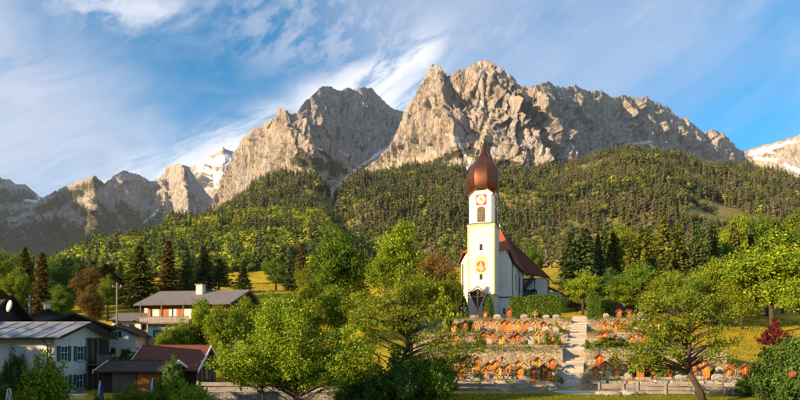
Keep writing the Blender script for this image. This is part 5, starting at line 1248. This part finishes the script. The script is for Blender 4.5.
for i, me in enumerate(TU): me.materials.append(MT[BL[i]])
def cached(fn):
    c = {}
    def g(*a):
        if a not in c: c[a] = fn(*a)
        return c[a]
    return g
def mk(mb, m):
    me = mb.mesh('piece'); me.materials.append(MT[m]); return me
@cached
def shrine(m, v):
    """carved wooden memorial: post, shield-shaped panel, two roof boards, small crucifix, foot"""
    h = (1.55, 1.3, 1.75)[v]; w = (.30, .26, .34)[v]
    post = MB().box(-.06, .06, -.05, .05, -.25, h-.1)
    pan = MB().prism([(-w*.72, h*.20), (w*.72, h*.20), (w*.92, h*.42), (w, h*.80), (0, h*.97), (-w, h*.80), (-w*.92, h*.42)], -.085, -.051)
    rf_ = []
    for s_ in (-1, 1):
        mb = MB(); mb.slab([(0, -.28, h+.10), (0, .16, h+.10), (s_*(w+.21), .16, h*.74), (s_*(w+.21), -.28, h*.74)], .065*s_); rf_.append(mk(mb, 'gr_brown' if m != 'gr_brown' else 'wood_dark'))
    cx = MB().box(-.03, .03, -.125, -.086, h*.46, h*.86).box(-.15, .15, -.12, -.087, h*.70, h*.75)
    ft = MB().box(-.26, .26, -.16, .16, -.3, .16)
    return [('post', mk(post, m)), ('carved_panel', mk(pan, m)), ('roof_board', rf_[0]), ('roof_board', rf_[1]), ('crucifix', mk(cx, 'gr_yellow' if m != 'gr_yellow' else 'gr_brown')), ('stone_foot', mk(ft, 'stone'))]
@cached
def roofcross(m, v):
    h = (1.5, 1.35, 1.7)[v]; p = MB().box(-.065, .065, -.05, .05, -.25, h); a = MB().box(-.38, .38, -.045, .045, h*.60, h*.60+.12); r_ = []
    for s_ in (-1, 1):
        mb = MB(); mb.slab([(0, -.18, h+.10), (0, .12, h+.10), (s_*.48, .12, h*.72), (s_*.48, -.18, h*.72)], .045*s_); r_.append(mk(mb, m))
    fg_ = MB().tube([(0, -.09, h*.40), (0, -.10, h*.55), (0, -.09, h*.66)], [.025, .05, .03], 6).tube([(-.22, -.08, h*.68), (0, -.09, h*.63), (.22, -.08, h*.68)], .02, 5)
    return [('post', mk(p, m)), ('cross_beam', mk(a, m)), ('roof_board', r_[0]), ('roof_board', r_[1]), ('carved_figure', mk(fg_, 'skin')), ('stone_foot', mk(MB().box(-.24, .24, -.15, .15, -.3, .14), 'stone'))]
@cached
def headstone(m, v):
    w, h = ((.34, .95), (.42, .8), (.28, 1.1))[v]
    poly = [(-w, .15), (w, .15), (w, h*.7)]+[(w*math.cos(a), h*.7+h*.3*math.sin(a)) for a in np.linspace(.2, math.pi-.2, 7)]+[(-w, h*.7)]
    return [('stone_slab', mk(MB().prism(poly, -.09, .09), m)), ('plinth', mk(MB().box(-w-.1, w+.1, -.17, .17, -.25, .149), 'stone')), ('inscription_plate', mk(MB().box(-w*.6, w*.6, -.105, -.0901, h*.42, h*.72), 'stone'))]
ORD = ['first', 'second', 'third', 'fourth', 'fifth', 'sixth', 'seventh', 'eighth', 'ninth', 'tenth', 'eleventh', 'twelfth', 'thirteenth', 'fourteenth', 'fifteenth', 'sixteenth', 'seventeenth']
CN = {'gr_orange': 'orange-brown', 'gr_red': 'red-brown', 'gr_yellow': 'yellow', 'gr_brown': 'dark brown', 'stone': 'grey', 'pale': 'pale'}
kerb = mk(MB().box(-.52, .52, -1.75, -1.65, -.2, .14).box(-.52, -.43, -1.649, -.2, -.2, .14).box(.43, .52, -1.649, -.2, -.2, .14), 'stone')
rg = random.Random(21)
def grave(X, Y, kd, m, label):
    z = tz(X, Y); t = empty('grave_marker', (X, Y, z), rg.uniform(-.22, .12)); s_ = rg.uniform(.92, 1.12); t.scale = (s_*1.22, s_, s_*1.08)
    for nm, me in {'s': shrine, 'c': roofcross, 'h': headstone}[kd](m, rg.randrange(3)): link(nm, me, None, t)
    link('grave_kerb', kerb, None, t)
    me = TU[rg.randrange(4)]; o = link('flowers', me, None, t); o['kind'] = 'stuff'; o.location = (0, -.9, .05); o.scale = (1, 1, rg.uniform(.8, 1.7))
    tag(t, label, 'grave marker', 'memorials on the churchyard terraces')
kn = {'s': 'roofed wooden grave shrine', 'c': 'roofed wooden grave cross', 'h': 'grave headstone'}
# (row name, depth, list of (photo x, kind, colour) going away from the stairs) on each side
rows = [
 ('front row', 57.0, [(549, 's', 'gr_red'), (543, 's', 'gr_brown'), (533, 's', 'gr_red'), (520, 's', 'gr_orange'), (508, 'c', 'gr_brown'), (498, 's', 'gr_yellow'), (486, 'c', 'gr_orange'), (470, 'h', 'stone'), (461, 's', 'gr_orange'), (449, 'h', 'pale')],
  [(595.5, 's', 'gr_orange'), (609, 'h', 'pale'), (616, 's', 'gr_orange'), (628, 'h', 'stone'), (640, 's', 'gr_orange'), (652, 's', 'gr_red'), (668, 's', 'gr_red'), (680, 'h', 'pale'), (692, 'c', 'gr_orange'), (706, 's', 'gr_orange'), (717, 'h', 'stone'), (728, 's', 'gr_orange'), (735, 'c', 'gr_brown'), (745, 's', 'gr_red')]),
 ('row below lowest wall', 60.6, [(552, 's', 'gr_red'), (537, 's', 'gr_yellow'), (528, 'h', 'stone'), (518, 's', 'gr_orange'), (502, 'c', 'gr_brown'), (490, 'h', 'pale'), (477, 's', 'gr_orange'), (462, 'c', 'gr_orange')],
  [(599, 's', 'gr_red'), (614, 's', 'gr_orange'), (632, 'c', 'gr_brown'), (646, 's', 'gr_orange'), (662, 's', 'gr_orange'), (676, 'h', 'stone'), (690, 's', 'gr_red'), (703, 's', 'gr_orange')]),
 ('row above lowest wall', 69.5, [(553, 's', 'gr_red'), (538.5, 'c', 'gr_yellow'), (531, 'h', 'pale'), (517, 's', 'gr_red'), (512, 's', 'gr_orange'), (501, 's', 'gr_yellow'), (489, 'h', 'stone'), (476, 's', 'gr_orange'), (464, 'c', 'gr_brown'), (450, 's', 'gr_orange')],
  [(604.5, 's', 'gr_red'), (620, 'h', 'stone'), (631, 's', 'gr_orange'), (644, 's', 'gr_red'), (657, 'c', 'gr_brown'), (668, 's', 'gr_orange')]),
 ('row above middle wall', 81.5, [(558, 'c', 'gr_yellow'), (543, 's', 'gr_red'), (531, 'h', 'stone'), (520, 's', 'gr_orange'), (504, 's', 'gr_orange'), (491, 'c', 'gr_yellow'), (483, 'h', 'pale'), (471, 's', 'gr_brown'), (460, 's', 'gr_orange'), (448, 's', 'gr_orange')],
  [(602.5, 's', 'gr_orange'), (618.5, 's', 'gr_red'), (623.5, 's', 'gr_orange'), (636, 's', 'gr_orange'), (647, 'h', 'stone')]),
 ('top row', 90.0, [(556, 'h', 'stone'), (546, 'h', 'pale'), (535, 'c', 'gr_yellow'), (524, 'h', 'stone'), (509, 's', 'gr_red'), (497, 'h', 'pale'), (485, 's', 'gr_orange'), (473, 'h', 'stone')],
  [(606, 'h', 'pale'), (619, 's', 'gr_red'), (628, 's', 'gr_orange'), (640, 'h', 'stone')]),
]
rk = random.Random(8)
for nm, Y, xl, xr in [('front row rear line', 58.8, (452, 546), (604, 738)), ('lowest wall back row', 72.6, (446, 560), (601, 672)), ('middle wall back row', 84.6, (446, 562), (606, 650)), ('middle terrace edge', 77.5, (452, 556), (602, 660))]:
    def gen(a, b, rev):
        v = np.arange(a, b, 11.5)+np.array([rk.uniform(-3, 3) for _ in np.arange(a, b, 11.5)]); v = sorted(v, reverse=rev)
        return [(float(q), rk.choice('sscch'), rk.choice(['gr_orange', 'gr_red', 'gr_brown', 'gr_orange', 'gr_yellow'])) for q in v]
    mkk = lambda l: [(q, k_, m if k_ != 'h' else rk.choice(['stone', 'pale'])) for q, k_, m in l]
    rows.append((nm, Y, mkk(gen(*xl, True)), mkk(gen(*xr, False))))
for nm, Y, lf_, rt_ in rows:
    for side, lst in (('church side', lf_), ('meadow side', rt_)):
        for i, (x_, kd, m) in enumerate(lst):
            Yj = Y+rg.uniform(-.5, .5); X = px_of(x_, Yj)
            if abs(X-stair_x(Yj)) < SW+.35: X = stair_x(Yj)+(SW+.5)*(1 if X > stair_x(Yj) else -1)
            grave(X, Yj, kd, m, f'{CN[m]} {kn[kd]}, {ORD[i]} {side} of stairs, {nm}')
# planting between the graves
def cover():
    r = np.random.default_rng(77); Cs, Cl = [], []
    pal = np.array([(.06, .10, .014), (.12, .15, .02), (.22, .20, .03), (.42, .28, .05), (.42, .30, .18), (.38, .13, .05), (.035, .06, .012)])
    for a, b, z0, z1 in TERR:
        for q in range(420 if b < 100 else 200):
            Y = r.uniform(a+.4, min(b, 93)-.4); X = r.uniform(TX0+.3, TX1-.5)
            if abs(X-stair_x(Y)) < SW+.5: continue
            n = int(r.integers(18, 60)); s = r.uniform(.14, .42)
            c = r.normal(size=(n, 3))*np.array([s, s, s*.6]); c[:, 2] = np.abs(c[:, 2]); c += np.array([X, Y, tz(X, Y)+.05])
            Cs.append(c); Cl.append(np.tile(pal[r.choice(7, p=[.24, .22, .16, .14, .05, .09, .10])], (n, 1))*r.uniform(.7, 1.25, (n, 1)))
    # plants trailing over the wall tops
    for Y, zt in ((63., 4.5), (75., 6.5), (87., 9.1)):
        for q in range(90):
            X = r.uniform(TX0, TX1)
            if abs(X-stair_x(Y)) < SW+.4: continue
            n = int(r.integers(20, 70)); c = r.normal(size=(n, 3))*np.array([.45, .16, .22])+np.array([X, Y-.25, zt+.02]); Cs.append(c)
            Cl.append(np.tile(pal[r.choice(7, p=[.3, .3, .16, .06, .04, .02, .12])], (n, 1))*r.uniform(.7, 1.25, (n, 1)))
    C = np.concatenate(Cs); K = np.concatenate(Cl); a, b = rnd_frame(r, len(C), np.tile((0, -.5, .7), (len(C), 1)), np.full(len(C), .07)); V, Fq = quads(C, a, b)
    Kc = np.ones((len(V), 4)); Kc[:, :3] = np.repeat(K, 4, 0)
    return mesh_np('grave_plants', V, Fq, False, {'tint': ('FLOAT_COLOR', Kc)})
tag(link('ground_cover', cover(), MT['tint']), 'low flowers and ground cover planted all over the grave terraces', 'plants', kind='stuff')
# small upright shrubs on the graves
for i, (x_, Y, h_, m) in enumerate([(548, 68.6, 1.9, 'hedge'), (556.5, 68.4, 1.8, 'hedge'), (588, 63.6, 1.0, 'leaf_green'), (527, 57.5, 1.0, 'leaf_lime'), (560, 56.4, .8, 'leaf_green'), (600, 61.4, 1.0, 'leaf_lime'), (558, 80.6, 1.6, 'leaf_gold'), (535, 91, 1.9, 'leaf_gold'), (548, 91, 1.5, 'leaf_green'), (604, 68, 1.1, 'leaf_gold'), (468, 79, 2.2, 'leaf_gold'), (480, 66, 1.6, 'leaf_green'), (633, 80, 2.0, 'leaf_gold'), (655, 79, 2.4, 'leaf_green'), (680, 60, 1.6, 'leaf_gold'), (712, 58, 1.2, 'leaf_green'), (625, 90.5, 1.4, 'leaf_green')]):
    shrub(x_, Y, h_*.62 if i < 2 else h_*1.2, h_, m, ['slim clipped shrub beside the red grave shrine on the lowest wall', 'second slim clipped shrub by the stairs on the lowest wall', 'small green shrub at the wall end beyond the stairs', 'lime-green grave shrub in the front row', 'low shrub at the foot of the stairs', 'lime shrub behind the big orange shrine', 'yellow shrub at the stair edge of the middle wall', 'golden shrub before the long hedge', 'green shrub below the long hedge', 'golden shrub under the red shrine beyond the stairs', 'golden shrub on the middle terrace behind the dark branches', 'green shrub on the lowest terrace behind the dark branches', 'golden shrub on the upper terrace beyond the stairs', 'green shrub at the meadow end of the upper terrace', 'golden shrub behind the crooked trunk', 'green shrub at the meadow end of the front row', 'green shrub in the top row beyond the stairs'][i], i, z=tz(px_of(x_, Y), Y), group='shrubs planted on the graves')
# dark shingled hut roof at the head of the stairs
hp = at(613, 312, 98); hu = empty('garden_hut', (hp.x, hp.y, 9.6)); tag(hu, 'low hut with dark rounded shingle roof at the head of the stairs', 'hut')
MB().box(-2.0, 2.0, 0, 3, -.5, 1.2).build('wall', MT['plaster_warm'], hu)
MB().prism([(-2.5, 1.1), (2.5, 1.1), (2.3, 1.9), (1.6, 2.7), (.7, 3.15), (-.3, 3.2), (-1.2, 2.8), (-2.1, 1.9)], -.5, 3.5).build('roof', MT['tile_dark'], hu)
MB().box(-.4, .5, -.06, -.003, -.3, 1.05).build('door', MT['wood'], hu)
gp = at(571, 314, 99); 

# ------------------------------------------------------------------ garden things
def parasol(x, ytop, Y, label):
    p = at(x, ytop, Y); zb = float(gz(p.x, p.y)); t = empty('parasol', (p.x, p.y, zb)); h = p.z-zb
    MB().tube([(0, 0, 0), (0, 0, h)], .035, 8).build('pole', MT['white'], t)
    b = 14; V = []; lv = [(.05, h-.02), (.13, h-.5), (.17, h-1.0), (.24, h-1.5), (.20, h-1.75)]
    for r_, z_ in lv:
        for k in range(b): q = 2*math.pi*k/b; rr_ = r_*(1.18 if k % 2 else .82); V.append((rr_*math.cos(q), rr_*math.sin(q), z_))
    Fc = [(i*b+k, i*b+(k+1) % b, (i+1)*b+(k+1) % b, (i+1)*b+k) for i in range(4) for k in range(b)]
    link('folded_canopy', mesh_np('folded_canopy', V, Fc), MT['blue'], t); MB().lathe([(.42, 0), (.42, .08), (.1, .14), (.06, .3)], 14).build('base', MT['stone'], t)
    MB().tube([(.22*math.cos(q), .22*math.sin(q), h-1.2) for q in np.linspace(0, 6.283, 13)], .03, 4).build('strap', MT['blue'], t)
    tag(t, label, 'parasol', 'closed blue parasols')
parasol(100.5, 381, 47., 'closed blue parasol between white house and shed')
parasol(153, 378.5, 47.5, 'closed blue parasol at the orange shed door')
tb = at(58, 397, 44); t = empty('garden_table', (tb.x, tb.y, float(gz(tb.x, tb.y)))); hh = tb.z-t.location.z
bev(MB().box(-.75, .75, -.4, .4, hh-.05, hh).build('table_top', MT['teal'], t), .01)
for sx_ in (-.65, .65):
    for sy_ in (-.32, .32): MB().box(sx_-.03, sx_+.03, sy_-.03, sy_+.03, 0, hh-.05).build('leg', MT['iron'], t)
tag(t, 'teal garden table in front of the white house', 'table')
ap = at(9, 389, 42); t = empty('clothes_stand', (ap.x, ap.y, float(gz(ap.x, ap.y)))); hh = ap.z-t.location.z
for s_ in (-1, 1):
    MB().tube([(s_*.28, s_*.0-.4, 0), (s_*.10, 0, hh), ], .035, 6).build('leg', MT['white'], t); MB().tube([(s_*.28, .4, 0), (s_*.10, 0, hh)], .035, 6).build('leg', MT['white'], t)
MB().tube([(-.1, 0, hh), (.1, 0, hh)], .035, 6).build('top_rail', MT['white'], t); tag(t, 'pale metal A-shaped frame in the garden corner', 'frame')
lp = at(82, 388, 46); zb = float(gz(lp.x, lp.y))
wp = empty('wood_pile', (lp.x, lp.y, zb)); tag(wp, 'stacked firewood under the dark balcony beside the steps', 'wood pile')
lg = MB().tube([(0, -.5, 0), (0, .5, 0)], .13, 8).mesh('log'); lg.materials.append(MT['wood'])
for r_ in range(5):
    for c__ in range(6): o = link('log', lg, None, wp); o.location = (c__*.27-.7+.13*(r_ % 2), random.uniform(-.06, .06), .13+r_*.235)

# ------------------------------------------------------------------ grass in front, and trees standing beyond the picture's edge
def grass():
    r = np.random.default_rng(3); n = 26000; Y = r.uniform(42, 51.0, n); X = r.uniform(-.02, .76, n)*Y; Z = gz(X, Y)
    h = r.uniform(.05, .17, n); a = r.uniform(0, 6.283, n); w = .022; b = np.stack([X, Y, Z-.01], 1); d = np.stack([np.cos(a)*w, np.sin(a)*w, 0*a], 1)
    tip = b+np.stack([r.normal(size=n)*.05, r.normal(size=n)*.05, h], 1)
    return mesh_np('grass', np.stack([b-d, b+d, tip], 1).reshape(-1, 3), np.arange(3*n).reshape(n, 3))
tag(link('grass', grass(), leaf_mat('grass_blade', (.05, .085, .010), (.09, .13, .014), (.17, .18, .022), .3)), 'mown grass strip along the bottom in front of the fence', 'grass', kind='stuff')
def tufts():
    r = np.random.default_rng(13); parts = []
    for x0, x1, y0, y1, n in ((39, 75, 53, 120, 30000), (-24, 2, 66, 120, 9000), (-75, 10, 120, 225, 12000), (28, 70, 110, 190, 9000)):
        X = r.uniform(x0, x1, n); Y = r.uniform(y0, y1, n); q = fbm(X/4., Y/4., 0, 3, 17); k_ = r.uniform(-.3, .5, n) < q
        parts.append(np.stack([X[k_], Y[k_]], 1))
    P = np.concatenate(parts); n = len(P); Z = gz(P[:, 0], P[:, 1]); s_ = np.clip(P[:, 1]/90, .7, 1.8)
    a = r.uniform(0, 6.283, n); w = .07*s_; h = r.uniform(.15, .5, n)*s_; b = np.stack([P[:, 0], P[:, 1], Z-.03], 1); d = np.stack([np.cos(a)*w, np.sin(a)*w, 0*a], 1)
    tip = b+np.stack([r.normal(size=n)*.15, r.normal(size=n)*.15, h], 1)
    return mesh_np('meadow_tufts', np.stack([b-d, b+d, tip], 1).reshape(-1, 3), np.arange(3*n).reshape(n, 3))
tag(link('meadow_grass', tufts(), leaf_mat('meadow_blade', (.10, .12, .014), (.24, .21, .02), (.46, .36, .04), .3)), 'long golden grass and weeds standing on the sloping meadows', 'grass', kind='stuff')
r = np.random.default_rng(91); P_, H_ = [], []
for x0, y0_, x1, y1_, hh, n in [(-78, 50, -95, 66, 19, 34), (-54, 35, -66, 46, 14., 22), (-31, 24, -48, 33, 10.5, 26), (-23, 14, -31, 24, 10.5, 16), (-100, 70, -130, 100, 22, 30)]:
    for k in range(n):
        X, Y = r.uniform(x1, x0), r.uniform(y0_, y1_)
        if X > -.80*max(Y, 0)-2: X = -.80*Y-2-r.uniform(0, 4)
        P_.append((X, Y, float(gz(X, Y)))); H_.append(hh*r.uniform(.8, 1.05)-max(0, P_[-1][2]-1))
P_ = np.array(P_); H_ = np.array(H_); n = len(P_)
tag(link('treeline', forest_mesh('treeline', P_, H_, np.ones(n, int), np.tile((.05, .08, .015), (n, 1)), np.full(n, 1.3)), MT['tint']), 'leafy belt of trees beyond the edge of the picture shading the garden', 'trees', kind='stuff')

# ------------------------------------------------------------------ haze in the valley air
hz = MB().box(-9500, 9500, -3200, 9300, -6, 2300).build('haze', None); hz['kind'] = 'stuff'
hm = bpy.data.materials.new('haze_air'); hm.use_nodes = True; t = hm.node_tree; t.nodes.clear()
o_ = t.nodes.new('ShaderNodeOutputMaterial'); pv = t.nodes.new('ShaderNodeVolumePrincipled')
pv.inputs['Color'].default_value = (.68, .80, 1, 1); pv.inputs['Density'].default_value = 2.0e-5; pv.inputs['Anisotropy'].default_value = .2
t.links.new(pv.outputs[0], o_.inputs['Volume']); hz.data.materials.append(hm)
